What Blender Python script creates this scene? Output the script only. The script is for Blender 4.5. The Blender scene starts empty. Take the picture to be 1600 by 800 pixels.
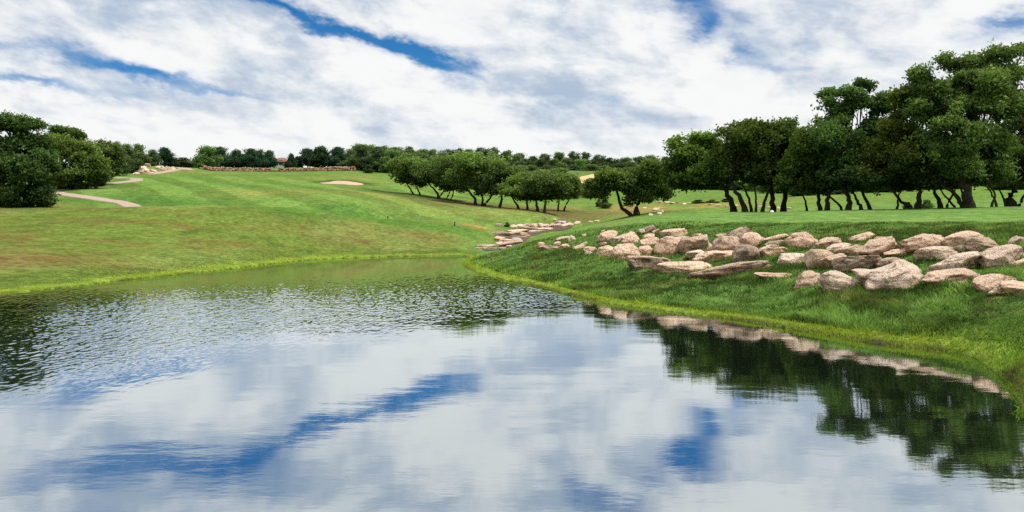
import bpy, bmesh, math, random
import numpy as np
from mathutils import Vector, Matrix

R = math.radians
rng = np.random.default_rng(7)
random.seed(7)
scene = bpy.context.scene
COL = scene.collection

# ------------------------------------------------------------------ camera
F, CX, HY, CAMZ = 1200.0, 800.0, 350.0, 2.2      # focal length in photo pixels, centre column, horizon row, eye height (m)
cam = bpy.data.cameras.new("camera")
cam_o = bpy.data.objects.new("camera", cam)
COL.objects.link(cam_o)
cam_o.location = (0, 0, CAMZ)
cam_o.rotation_euler = (R(90), 0, 0)
cam.sensor_width = 36.0
cam.lens = 36.0 * F / 1600.0
cam.shift_y = -(400.0 - HY) / 1600.0
cam.clip_start = 0.1
cam.clip_end = 9000
scene.camera = cam_o
scene.view_settings.view_transform = 'Standard'
scene.view_settings.look = 'None'
scene.view_settings.exposure = 0
scene.view_settings.gamma = 1
scene.render.engine = 'CYCLES'
scene.cycles.max_bounces = 6
scene.cycles.diffuse_bounces = 3
scene.cycles.glossy_bounces = 3
scene.cycles.transmission_bounces = 3
scene.cycles.use_denoising = False
scene.cycles.caustics_reflective = False
scene.cycles.caustics_refractive = False

def at(px, py, d):
    return np.array([(px - CX) / F * d, d, CAMZ + (HY - py) / F * d])

# ------------------------------------------------------------------ numpy noise
def _h(ix, iy, iz, seed):
    n = (ix.astype(np.int64) * 374761393 + iy.astype(np.int64) * 668265263 + iz.astype(np.int64) * 2147483647 + seed * 1274126177) & 0xffffffff
    n = ((n ^ (n >> 13)) * 1274126177) & 0xffffffff
    n = ((n ^ (n >> 16)) * 2246822519) & 0xffffffff
    return ((n ^ (n >> 15)) & 0xffffff) / float(0xffffff)

def vnoise(x, y, z=None, seed=0):
    x = np.asarray(x, float); y = np.asarray(y, float)
    z = np.zeros_like(x) if z is None else np.asarray(z, float)
    ix, iy, iz = np.floor(x), np.floor(y), np.floor(z)
    fx, fy, fz = x - ix, y - iy, z - iz
    fx = fx * fx * (3 - 2 * fx); fy = fy * fy * (3 - 2 * fy); fz = fz * fz * (3 - 2 * fz)
    out = 0
    for dx in (0, 1):
        for dy in (0, 1):
            for dz in (0, 1):
                w = (fx if dx else 1 - fx) * (fy if dy else 1 - fy) * (fz if dz else 1 - fz)
                out = out + w * _h(ix + dx, iy + dy, iz + dz, seed)
    return out * 2 - 1

def fbm(x, y, z=None, seed=0, oct=4):
    s, a, f = 0, 1.0, 1.0
    for k in range(oct):
        s = s + a * vnoise(x * f, y * f, None if z is None else z * f, seed + k * 17)
        a *= 0.5; f *= 2.03
    return s / 1.8

def sstep(a, b, x):
    t = np.clip((x - a) / (b - a), 0, 1)
    return t * t * (3 - 2 * t)

# ------------------------------------------------------------------ terrain
def wl(px, py):                       # a point of the water line
    d = F * CAMZ / (py - HY)
    return ((px - CX) / F * d, d)
shore = [wl(*p) for p in [(0, 458), (60, 454), (120, 447), (200, 437), (300, 427), (380, 418), (450, 409), (520, 404),
                          (600, 401.5), (680, 399.5), (725, 399.5), (738, 403), (722, 411), (730, 419), (760, 429), (800, 440), (850, 451), (900, 463), (950, 474),
                          (1000, 480), (1050, 487), (1100, 493), (1160, 501), (1220, 511), (1300, 525), (1370, 537), (1430, 544),
                          (1480, 548), (1520, 555), (1552, 573), (1580, 600), (1605, 634), (1640, 690)]]
shore += [(6.4, 6.2), (5.2, 4.2), (2.5, 3.1), (-3, 2.6), (-9, 3.0), (-16, 5), (-24, 10), (-28, 16), (-26, 21), (-21, 23.8)]
shore = np.array(shore)

def densify(poly, step):
    out = []
    n = len(poly)
    for i in range(n):
        a, b = poly[i], poly[(i + 1) % n]
        k = max(1, int(np.ceil(np.hypot(*(b - a)) / step)))
        for j in range(k):
            out.append(a + (b - a) * j / k)
    return np.array(out)

def smooth_poly(poly, it=2):
    for _ in range(it):
        nxt = np.roll(poly, -1, 0)
        q = poly * .75 + nxt * .25; r = poly * .25 + nxt * .75
        poly = np.stack([q, r], 1).reshape(-1, 2)
    return poly
shore_s = smooth_poly(shore, 2)

def shore_dist(x, y):                 # signed distance, + on land
    x = np.atleast_1d(np.asarray(x, float)); y = np.atleast_1d(np.asarray(y, float))
    best = np.full(x.shape, 1e9); inside = np.zeros(x.shape, bool)
    a = shore_s; b = np.roll(shore_s, -1, 0)
    for (ax, ay), (bx, by) in zip(a, b):
        ex, ey = bx - ax, by - ay
        t = np.clip(((x - ax) * ex + (y - ay) * ey) / (ex * ex + ey * ey + 1e-12), 0, 1)
        d2 = (x - ax - t * ex) ** 2 + (y - ay - t * ey) ** 2
        best = np.minimum(best, d2)
        cr = ((ay > y) != (by > y))
        if ey != 0:
            inside ^= cr & (x < (y - ay) / ey * ex + ax)
    s = np.sqrt(best)
    return np.where(inside, -s, s)

ctl = [  # (column, row, distance) seen on the ground of the photograph
    # left slope
    (0, 420, 29), (0, 390, 35), (0, 360, 44), (0, 343, 51), (0, 326, 58), (0, 300, 80), (0, 288, 100),
    (100, 425, 30), (100, 385, 38), (100, 350, 48), (100, 330, 57), (100, 303, 78), (100, 288, 95), (80, 300, 84),
    (200, 420, 33), (200, 385, 40), (200, 350, 49), (200, 323, 60), (200, 327, 67), (200, 296, 85), (200, 281, 105), (215, 272, 122), (205, 258, 140),
    (350, 405, 40), (350, 380, 46), (350, 350, 53), (350, 321, 62), (320, 329, 68), (330, 305, 84), (330, 285, 112), (330, 268, 148), (290, 262, 152),
    (450, 395, 48), (450, 365, 53), (450, 345, 57), (450, 324, 63), (450, 327, 70), (450, 300, 90), (450, 284, 115), (450, 267, 150),
    (520, 334, 63), (570, 345, 64), (520, 334, 72), (590, 345, 73), (530, 388, 52), (530, 365, 57),
    (560, 320, 76), (560, 300, 95), (560, 289, 117), (560, 270, 150), (620, 290, 120), (610, 302, 102), (640, 266, 165),
    (600, 391, 54), (600, 366, 59), (620, 342, 67), (660, 322, 84), (640, 303, 104), (700, 312, 100), (760, 322, 94),
    (700, 386, 57), (700, 368, 61), (700, 347, 68), (700, 328, 82), (760, 336, 80), (770, 350, 74), (750, 376, 62), (745, 390, 57),
    (840, 330, 86), (860, 339, 79), (800, 311, 120), (880, 318, 110), (930, 330, 92),
    # creek valley
    (790, 383, 62), (800, 370, 67), (790, 357, 72), (825, 359, 73), (860, 354, 78), (900, 350, 82), (950, 341, 82), (985, 338, 74), (1030, 331, 82), (1050, 318, 98), (1000, 320, 105), (960, 312, 120),
    # right bank
    (1600, 540, 10.6), (1600, 462, 14.3), (1600, 418, 16.9), (1600, 370, 20.2), (1600, 345, 25.2), (1600, 322, 42), (1600, 326, 56),
    (1500, 500, 14.2), (1500, 450, 16.3), (1500, 410, 19.1), (1500, 368, 22.4), (1500, 346, 27.5), (1500, 325, 42.5), (1500, 329, 57),
    (1400, 500, 15.3), (1400, 455, 17.7), (1400, 410, 20.6), (1400, 367, 24.1), (1400, 347, 29.2), (1400, 327, 44), (1400, 330, 58),
    (1300, 490, 16.6), (1300, 452, 19.1), (1300, 410, 22.2), (1300, 366, 26.3), (1300, 347, 31.2), (1300, 329, 45), (1300, 333, 58),
    (1200, 475, 19.4), (1200, 436, 22), (1200, 400, 25.2), (1200, 362, 29.6), (1200, 345, 35), (1200, 331.5, 47), (1200, 338, 60),
    (1100, 465, 21), (1100, 432, 24.2), (1100, 398, 28.2), (1100, 360, 33.5), (1100, 343, 39.5), (1100, 333, 48), (1100, 339, 60),
    (1000, 450, 23.4), (1000, 418, 26.8), (1000, 390, 31), (1000, 358, 37), (1000, 345, 43), (1000, 338.5, 50), (1000, 344, 60),
    (920, 430, 26.8), (920, 404, 31), (920, 380, 36.5), (920, 361, 42), (920, 353, 48), (920, 357, 58),
    (850, 420, 30), (850, 396, 36), (850, 380, 41), (850, 368, 48), (850, 371, 58),
    (790, 412, 35), (790, 396, 41), (790, 389, 49), (770, 398, 44), (745, 405, 43), (745, 400, 52),
    # lawns beyond the right grove
    (1120, 318, 92), (1080, 305, 125), (1100, 288, 165), (1200, 319, 85), (1200, 308, 110), (1350, 316, 74), (1350, 304, 98), (1480, 312, 72), (1500, 301, 92), (1600, 300, 85),
    (1350, 290, 150), (1550, 285, 140), (1650, 295, 110),
    # far hill
    (910, 280, 165), (900, 268, 200), (750, 275, 175), (600, 262, 185), (700, 262, 215), (800, 265, 225), (1000, 268, 210), (1100, 272, 210), (1000, 262, 260), (850, 258, 270), (700, 255, 265),
    (1300, 275, 220), (1500, 270, 220), (100, 278, 150), (0, 278, 150), (200, 263, 170), (300, 264, 185), (450, 264, 190), (300, 268, 260), (450, 268, 260), (0, 275, 230), (1700, 275, 230),
    (-150, 420, 24), (-150, 340, 52), (-150, 300, 85), (-300, 345, 45), (-300, 285, 110), (1750, 430, 13), (1750, 350, 20), (1750, 322, 42), (1850, 300, 80), (1900, 330, 35),
]
P = [at(*c) for c in ctl]
P += [np.array([x, y, z]) for x, y, z in [(-40, 0, 2.0), (40, 0, 2.5), (0, -15, 1.2), (-12, -4, .8), (12, -2, 1.2), (-60, -60, 4), (60, -60, 4), (-36, 14, 1.5), (9.5, 5.5, .9), (8, 1, .8), (0, -3, .7), (0, .2, .55),
      (-330, 330, 22), (0, 380, 22), (330, 330, 26), (-200, 420, 24), (200, 420, 26), (-420, 0, 10), (420, 0, 14), (0, -420, 8)]]
sp = densify(shore_s, 2.2)
P += [np.array([x, y, 0.04]) for x, y in sp]
P = np.array(P)

def tps_fit(P, lam=0.02):
    n = len(P); S = 50.0
    X = P[:, :2] / S
    r2 = ((X[:, None] - X[None]) ** 2).sum(-1)
    K = np.where(r2 > 1e-14, r2 * np.log(r2 + 1e-14), 0)
    A = np.zeros((n + 3, n + 3))
    A[:n, :n] = K + np.eye(n) * lam * 1e-2
    A[:n, n:] = np.c_[np.ones(n), X]; A[n:, :n] = A[:n, n:].T
    w = np.linalg.solve(A, np.r_[P[:, 2], 0, 0, 0])
    return X, w, S
TX, TW, TS = tps_fit(P)
def tps(x, y):
    out = np.empty(len(x))
    for i in range(0, len(x), 4000):
        q = np.c_[x[i:i + 4000], y[i:i + 4000]] / TS
        r2 = ((q[:, None] - TX[None]) ** 2).sum(-1)
        K = np.where(r2 > 1e-14, r2 * np.log(r2 + 1e-14), 0)
        out[i:i + 4000] = K @ TW[:-3] + TW[-3] + q @ TW[-2:]
    return out

def on_bank(x, y):                    # the rough right-hand bank, 0..1
    px = CX + F * x / np.maximum(y, 1)
    d_top = np.interp(px, [700, 850, 1000, 1100, 1200, 1300, 1400, 1600, 1900], [45, 43, 39, 35, 31.3, 28, 25.7, 22, 19])
    m = sstep(700, 740, px) * (1 - sstep(-1, 4, y - d_top)) * (y > 3)
    return m

def height(x, y):
    x = np.atleast_1d(np.asarray(x, float)); y = np.atleast_1d(np.asarray(y, float))
    r = np.hypot(x, y)
    k = np.minimum(1.0, 420.0 / np.maximum(r, 1e-6))
    z = tps(x * k, y * k)
    z = np.where(r > 420, z * (1 - sstep(420, 2500, r)) , z)
    s = shore_dist(x, y)
    land = np.maximum(z, 0.03 + 0.06 * np.minimum(np.maximum(s, 0), 4))
    rough = sstep(0.4, 2.0, s)
    b = on_bank(x, y)
    land = land + rough * b * (0.17 * fbm(x * .8, y * .8, seed=3) + 0.08 * fbm(x * 2.7, y * 2.7, seed=5))
    land = land + rough * (1 - b) * (0.05 * fbm(x * .35, y * .35, seed=9) + 0.012 * fbm(x * 1.9, y * 1.9, seed=11))
    land = land + rough * sstep(45, 90, r) * 0.28 * fbm(x * .08, y * .08, seed=13)
    wet = np.maximum(-1.2, 0.4 * s + 0.03)
    return np.where(s > 0, land, wet)

def ground(px, py, dmin=3.5, dmax=420):
    d = dmin * (dmax / dmin) ** (np.arange(900) / 899)
    x = (px - CX) / F * d
    zr = CAMZ + (HY - py) / F * d
    zg = height(x, d)
    hit = np.nonzero(zg >= zr)[0]
    if len(hit) == 0: i = 899
    else: i = hit[0]
    if 0 < i < 899:
        a, b = (zr - zg)[i - 1], (zr - zg)[i]
        t = a / (a - b + 1e-9)
        dd = d[i - 1] + (d[i] - d[i - 1]) * t
    else: dd = d[i]
    xx = (px - CX) / F * dd
    return np.array([xx, dd, height(xx, dd)[0]])

# ------------------------------------------------------------------ object helpers
def tag(o, label=None, cat=None, group=None, kind=None):
    if label: o["label"] = label
    if cat: o["category"] = cat
    if group: o["group"] = group
    if kind: o["kind"] = kind
    return o

def empty(name, loc):
    o = bpy.data.objects.new(name, None); COL.objects.link(o)
    o.location = Vector([float(v) for v in loc]); o.empty_display_size = 0.3
    return o

def mesh_np(name, verts, faces, mat, parent=None, smooth=False, colors=None, loc=None):
    """faces: int array (n, k); colors: per-vertex rgb"""
    me = bpy.data.meshes.new(name)
    verts = np.asarray(verts, np.float32); faces = np.asarray(faces, np.int32)
    n, k = faces.shape
    me.vertices.add(len(verts)); me.vertices.foreach_set("co", verts.ravel())
    me.loops.add(n * k); me.loops.foreach_set("vertex_index", faces.ravel())
    me.polygons.add(n); me.polygons.foreach_set("loop_start", np.arange(0, n * k, k, dtype=np.int32))
    if smooth: me.polygons.foreach_set("use_smooth", np.ones(n, bool))
    if colors is not None:
        ca = me.color_attributes.new("Col", 'FLOAT_COLOR', 'POINT')
        c = np.ones((len(verts), 4), np.float32); c[:, :3] = colors
        ca.data.foreach_set("color", c.ravel())
    me.update(calc_edges=True)
    me.materials.append(mat)
    o = bpy.data.objects.new(name, me); COL.objects.link(o)
    if parent is not None: o.parent = parent
    if loc is not None: o.location = Vector([float(v) for v in loc])
    return o

# ------------------------------------------------------------------ materials
class NT:
    def __init__(s, name):
        s.m = bpy.data.materials.new(name); s.m.use_nodes = True
        s.t = s.m.node_tree; s.t.nodes.clear()
        s.out = s.n('ShaderNodeOutputMaterial')
    def n(s, typ, **kw):
        nd = s.t.nodes.new(typ)
        for k, v in kw.items():
            if k in ('operation', 'blend_type', 'data_type', 'attribute_name', 'noise_dimensions', 'feature', 'musgrave_type', 'interpolation_type', 'clamp', 'use_clamp'):
                setattr(nd, k, v)
            else: nd.inputs[k].default_value = v
        return nd
    def l(s, a, b): s.t.links.new(a, b)
    def noise(s, vec, scale, detail=4, rough=.55, dist=0.0):
        nd = s.n('ShaderNodeTexNoise'); nd.inputs['Scale'].default_value = scale; nd.inputs['Detail'].default_value = detail
        nd.inputs['Roughness'].default_value = rough; nd.inputs['Distortion'].default_value = dist
        if vec is not None: s.l(vec, nd.inputs['Vector'])
        return nd.outputs['Fac']
    def math(s, op, a, b=None, c=None, clamp=False):
        nd = s.n('ShaderNodeMath', operation=op); nd.use_clamp = clamp
        for i, v in enumerate((a, b, c)):
            if v is None: continue
            if isinstance(v, (int, float)): nd.inputs[i].default_value = v
            else: s.l(v, nd.inputs[i])
        return nd.outputs[0]
    def ramp(s, fac, stops, interp='LINEAR'):
        nd = s.n('ShaderNodeValToRGB'); cr = nd.color_ramp; cr.interpolation = interp
        while len(cr.elements) < len(stops): cr.elements.new(0.5)
        for e, (p, c) in zip(cr.elements, stops):
            e.position = p; e.color = (c, c, c, 1) if isinstance(c, (int, float)) else (*c, 1)
        s.l(fac, nd.inputs[0]); return nd.outputs[0]
    def mix(s, fac, a, b, blend='MIX'):
        nd = s.n('ShaderNodeMix'); nd.data_type = 'RGBA'; nd.blend_type = blend
        for sock, v in ((nd.inputs[0], fac), (nd.inputs[6], a), (nd.inputs[7], b)):
            if isinstance(v, (int, float)): sock.default_value = v
            elif isinstance(v, tuple): sock.default_value = (*v, 1)
            else: s.l(v, sock)
        return nd.outputs[2]
    def maprange(s, v, a, b, c=0., d=1., smooth=True):
        nd = s.n('ShaderNodeMapRange'); nd.interpolation_type = 'SMOOTHSTEP' if smooth else 'LINEAR'
        s.l(v, nd.inputs[0])
        for i, q in enumerate((a, b, c, d)): nd.inputs[i + 1].default_value = q
        return nd.outputs[0]
    def scaled(s, vec, sc):
        nd = s.n('ShaderNodeMapping'); nd.inputs['Scale'].default_value = sc
        s.l(vec, nd.inputs['Vector']); return nd.outputs[0]

def mat_ground():
    m = NT("turf"); tc = m.n('ShaderNodeTexCoord'); v = tc.outputs['Object']
    a = m.n('ShaderNodeAttribute', attribute_name="Col").outputs['Color']
    n1 = m.noise(v, .8, 8, .72); n2 = m.noise(v, 3.2, 5, .75); n3 = m.noise(v, 28.0, 3, .7)
    f1 = m.ramp(n1, [(.3, .66), (.7, 1.32)]); f2 = m.ramp(n2, [(.3, .6), (.7, 1.36)]); f3 = m.ramp(n3, [(.3, .72), (.7, 1.28)])
    c = m.mix(1., a, f1, 'MULTIPLY'); c = m.mix(1., c, f2, 'MULTIPLY'); c = m.mix(1., c, f3, 'MULTIPLY')
    hue = m.noise(m.scaled(v, (1, .6, 1)), 1.7, 6, .75)
    c = m.mix(m.maprange(hue, .54, .72, 0, .55), c, m.mix(1., c, (1.55, .98, .8), 'MULTIPLY'))
    hue2 = m.noise(m.scaled(v, (1, 1, 1)), 1.1, 4, .6)
    c = m.mix(m.maprange(hue2, .55, .72, 0, .5), c, m.mix(1., c, (.72, 1.02, .9), 'MULTIPLY'))
    b = m.n('ShaderNodeBump'); b.inputs['Strength'].default_value = .55; b.inputs['Distance'].default_value = .06
    hgt = m.math('ADD', m.math('MULTIPLY', n2, 1.0), m.math('MULTIPLY', n3, .6))
    m.l(hgt, b.inputs['Height'])
    p = m.n('ShaderNodeBsdfPrincipled'); m.l(c, p.inputs['Base Color']); p.inputs['Roughness'].default_value = .9
    p.inputs['Specular IOR Level'].default_value = .0
    m.l(b.outputs[0], p.inputs['Normal']); m.l(p.outputs[0], m.out.inputs[0]); return m.m

def mat_leaf(name, trans=.3, var=.35):
    m = NT(name)
    a = m.n('ShaderNodeAttribute', attribute_name="Col").outputs['Color']
    oi = m.n('ShaderNodeObjectInfo').outputs['Random']
    f = m.ramp(oi, [(0, 1 - var), (1, 1 + var)])
    c = m.mix(1., a, f, 'MULTIPLY')
    d = m.n('ShaderNodeBsdfDiffuse'); m.l(c, d.inputs[0])
    t = m.n('ShaderNodeBsdfTranslucent'); m.l(m.mix(1., c, (1.25, 1.2, .7), 'MULTIPLY'), t.inputs[0])
    g = m.n('ShaderNodeBsdfGlossy'); g.inputs['Roughness'].default_value = .5; g.inputs[0].default_value = (.8, .85, .8, 1)
    s1 = m.n('ShaderNodeMixShader'); s1.inputs[0].default_value = trans; m.l(d.outputs[0], s1.inputs[1]); m.l(t.outputs[0], s1.inputs[2])
    s2 = m.n('ShaderNodeMixShader'); s2.inputs[0].default_value = .008; m.l(s1.outputs[0], s2.inputs[1]); m.l(g.outputs[0], s2.inputs[2])
    m.l(s2.outputs[0], m.out.inputs[0]); return m.m

def mat_bark():
    m = NT("bark"); tc = m.n('ShaderNodeTexCoord'); v = tc.outputs['Object']
    n = m.noise(m.scaled(v, (6, 6, 1.6)), 2.5, 5, .7)
    c = m.ramp(n, [(.3, (.014, .012, .010)), (.55, (.034, .028, .023)), (.75, (.085, .075, .065))])
    b = m.n('ShaderNodeBump'); b.inputs['Strength'].default_value = .8; b.inputs['Distance'].default_value = .04; m.l(n, b.inputs['Height'])
    p = m.n('ShaderNodeBsdfPrincipled'); m.l(c, p.inputs['Base Color']); p.inputs['Roughness'].default_value = .95; p.inputs['Specular IOR Level'].default_value = .1
    m.l(b.outputs[0], p.inputs['Normal']); m.l(p.outputs[0], m.out.inputs[0]); return m.m

def mat_stone(name, warm, pale, dark, lichen):
    m = NT(name); tc = m.n('ShaderNodeTexCoord'); v = tc.outputs['Object']
    oi = m.n('ShaderNodeObjectInfo').outputs['Random']
    off = m.n('ShaderNodeVectorMath', operation='ADD'); m.l(v, off.inputs[0])
    cmb = m.n('ShaderNodeCombineXYZ'); k = m.math('MULTIPLY', oi, 57.0)
    for i in range(3): m.l(k, cmb.inputs[i])
    m.l(cmb.outputs[0], off.inputs[1]); v = off.outputs[0]
    n1 = m.noise(v, 2.2, 6, .62, .3); n2 = m.noise(v, 9.0, 6, .7, .2); n3 = m.noise(v, 38., 4, .7)
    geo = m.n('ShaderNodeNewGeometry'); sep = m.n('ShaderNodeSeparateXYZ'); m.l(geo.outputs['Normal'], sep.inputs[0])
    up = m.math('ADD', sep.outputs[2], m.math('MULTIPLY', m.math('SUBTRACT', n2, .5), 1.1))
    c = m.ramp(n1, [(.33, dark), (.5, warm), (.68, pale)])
    top = m.mix(m.maprange(up, .15, .75, 0, .85), c, pale)  # faces turned up painted paler: bleaching plus light from above
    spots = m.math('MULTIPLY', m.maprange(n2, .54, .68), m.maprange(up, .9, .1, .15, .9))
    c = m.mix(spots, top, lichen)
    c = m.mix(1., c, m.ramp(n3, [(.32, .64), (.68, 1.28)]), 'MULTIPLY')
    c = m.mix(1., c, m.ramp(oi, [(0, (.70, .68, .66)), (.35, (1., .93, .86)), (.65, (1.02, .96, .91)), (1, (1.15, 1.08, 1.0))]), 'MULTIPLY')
    crack = m.n('ShaderNodeTexVoronoi'); crack.feature = 'DISTANCE_TO_EDGE'; crack.inputs['Scale'].default_value = 2.1
    dv = m.n('ShaderNodeVectorMath', operation='ADD'); m.l(v, dv.inputs[0])
    nn = m.n('ShaderNodeTexNoise'); nn.inputs['Scale'].default_value = 3.; nn.inputs['Detail'].default_value = 4; m.l(v, nn.inputs['Vector'])
    sc = m.n('ShaderNodeVectorMath', operation='SCALE'); m.l(nn.outputs['Color'], sc.inputs[0]); sc.inputs['Scale'].default_value = .6
    m.l(sc.outputs[0], dv.inputs[1]); m.l(dv.outputs[0], crack.inputs['Vector'])
    ck = m.maprange(crack.outputs['Distance'], .0, .035, .62, 1.)
    c = m.mix(1., c, ck, 'MULTIPLY')
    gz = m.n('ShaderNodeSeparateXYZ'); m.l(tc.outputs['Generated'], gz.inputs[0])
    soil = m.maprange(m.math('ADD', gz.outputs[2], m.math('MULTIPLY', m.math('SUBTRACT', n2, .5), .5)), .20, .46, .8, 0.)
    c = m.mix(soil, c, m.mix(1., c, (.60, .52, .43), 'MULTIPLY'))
    h = m.math('ADD', m.math('MULTIPLY', n2, 1.2), m.math('ADD', m.math('MULTIPLY', n3, .35), m.math('MULTIPLY', ck, .4)))
    b = m.n('ShaderNodeBump'); b.inputs['Strength'].default_value = 1.; b.inputs['Distance'].default_value = .16; m.l(h, b.inputs['Height'])
    p = m.n('ShaderNodeBsdfPrincipled'); m.l(c, p.inputs['Base Color']); p.inputs['Roughness'].default_value = .9; p.inputs['Specular IOR Level'].default_value = .2
    m.l(b.outputs[0], p.inputs['Normal']); m.l(p.outputs[0], m.out.inputs[0]); return m.m

def mat_plain(name, c1, c2, scale=3., rough=.9, bump=.2):
    m = NT(name); tc = m.n('ShaderNodeTexCoord'); v = tc.outputs['Object']
    n = m.noise(v, scale, 6, .65)
    c = m.ramp(n, [(.3, c1), (.7, c2)])
    b = m.n('ShaderNodeBump'); b.inputs['Strength'].default_value = bump; b.inputs['Distance'].default_value = .03; m.l(n, b.inputs['Height'])
    p = m.n('ShaderNodeBsdfPrincipled'); m.l(c, p.inputs['Base Color']); p.inputs['Roughness'].default_value = rough; p.inputs['Specular IOR Level'].default_value = .2
    m.l(b.outputs[0], p.inputs['Normal']); m.l(p.outputs[0], m.out.inputs[0]); return m.m

def mat_water():
    m = NT("pond_water"); tc = m.n('ShaderNodeTexCoord'); v = tc.outputs['Object']
    sep = m.n('ShaderNodeSeparateXYZ'); m.l(v, sep.inputs[0]); x, y = sep.outputs[0], sep.outputs[1]
    fine = m.noise(m.scaled(v, (1., 2.4, 1)), 6., 3, .5)
    b = m.n('ShaderNodeBump'); b.inputs['Strength'].default_value = 1.; b.inputs['Distance'].default_value = 1.
    m.l(m.math('MULTIPLY', fine, .0004), b.inputs['Height'])
    mud = m.n('ShaderNodeBsdfDiffuse'); mud.inputs[0].default_value = (.012, .02, .012, 1)
    g = m.n('ShaderNodeBsdfGlossy'); g.inputs[0].default_value = (.85, .90, .925, 1); g.inputs['Roughness'].default_value = .03
    m.l(b.outputs[0], g.inputs['Normal'])
    lw = m.n('ShaderNodeFresnel'); lw.inputs[0].default_value = 1.6; m.l(b.outputs[0], lw.inputs['Normal'])
    fac = m.maprange(lw.outputs[0], .05, .65, .66, .96, smooth=False)
    s = m.n('ShaderNodeMixShader'); m.l(fac, s.inputs[0]); m.l(mud.outputs[0], s.inputs[1]); m.l(g.outputs[0], s.inputs[2])
    m.l(s.outputs[0], m.out.inputs[0]); return m.m

M_turf = mat_ground(); M_leaf = mat_leaf("oak_leaves"); M_farleaf = mat_leaf("far_leaves", .25, .35); M_grass = mat_leaf("grass_blades", .4, 0.); M_bark = mat_bark()
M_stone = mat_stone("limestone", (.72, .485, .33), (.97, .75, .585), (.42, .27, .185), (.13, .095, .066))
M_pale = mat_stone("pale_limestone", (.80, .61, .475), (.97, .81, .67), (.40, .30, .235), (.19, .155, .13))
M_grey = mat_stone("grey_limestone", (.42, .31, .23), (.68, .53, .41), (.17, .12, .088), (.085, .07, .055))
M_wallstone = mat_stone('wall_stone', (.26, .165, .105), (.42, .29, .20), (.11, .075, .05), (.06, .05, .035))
M_path = mat_plain("path_concrete", (.30, .22, .17), (.43, .325, .26), 4.)
M_sand = mat_plain("bunker_sand", (.42, .27, .18), (.52, .36, .255), 3.)
M_dry = mat_plain("dry_field", (.46, .30, .13), (.62, .44, .22), .4)
M_wall = mat_plain("house_wall", (.55, .53, .5), (.7, .68, .65), 1.)
M_roof = mat_plain("roof_tile", (.16, .07, .055), (.26, .12, .09), 5.)
M_glass = mat_plain("window_glass", (.02, .025, .03), (.04, .045, .05), 2., .15, 0)
M_stake = mat_plain("stake_paint", (.03, .035, .03), (.06, .06, .05), 8.)
M_white = mat_plain("white_paint", (.7, .7, .68), (.82, .82, .8), 8.)
M_water = mat_water()
M_bed = mat_plain('creek_bed', (.035, .025, .018), (.16, .11, .075), 2.5)
M_creek = mat_plain('creek_shallows', (.05, .05, .05), (.13, .13, .135), 1.5, .25, .3)

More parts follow.
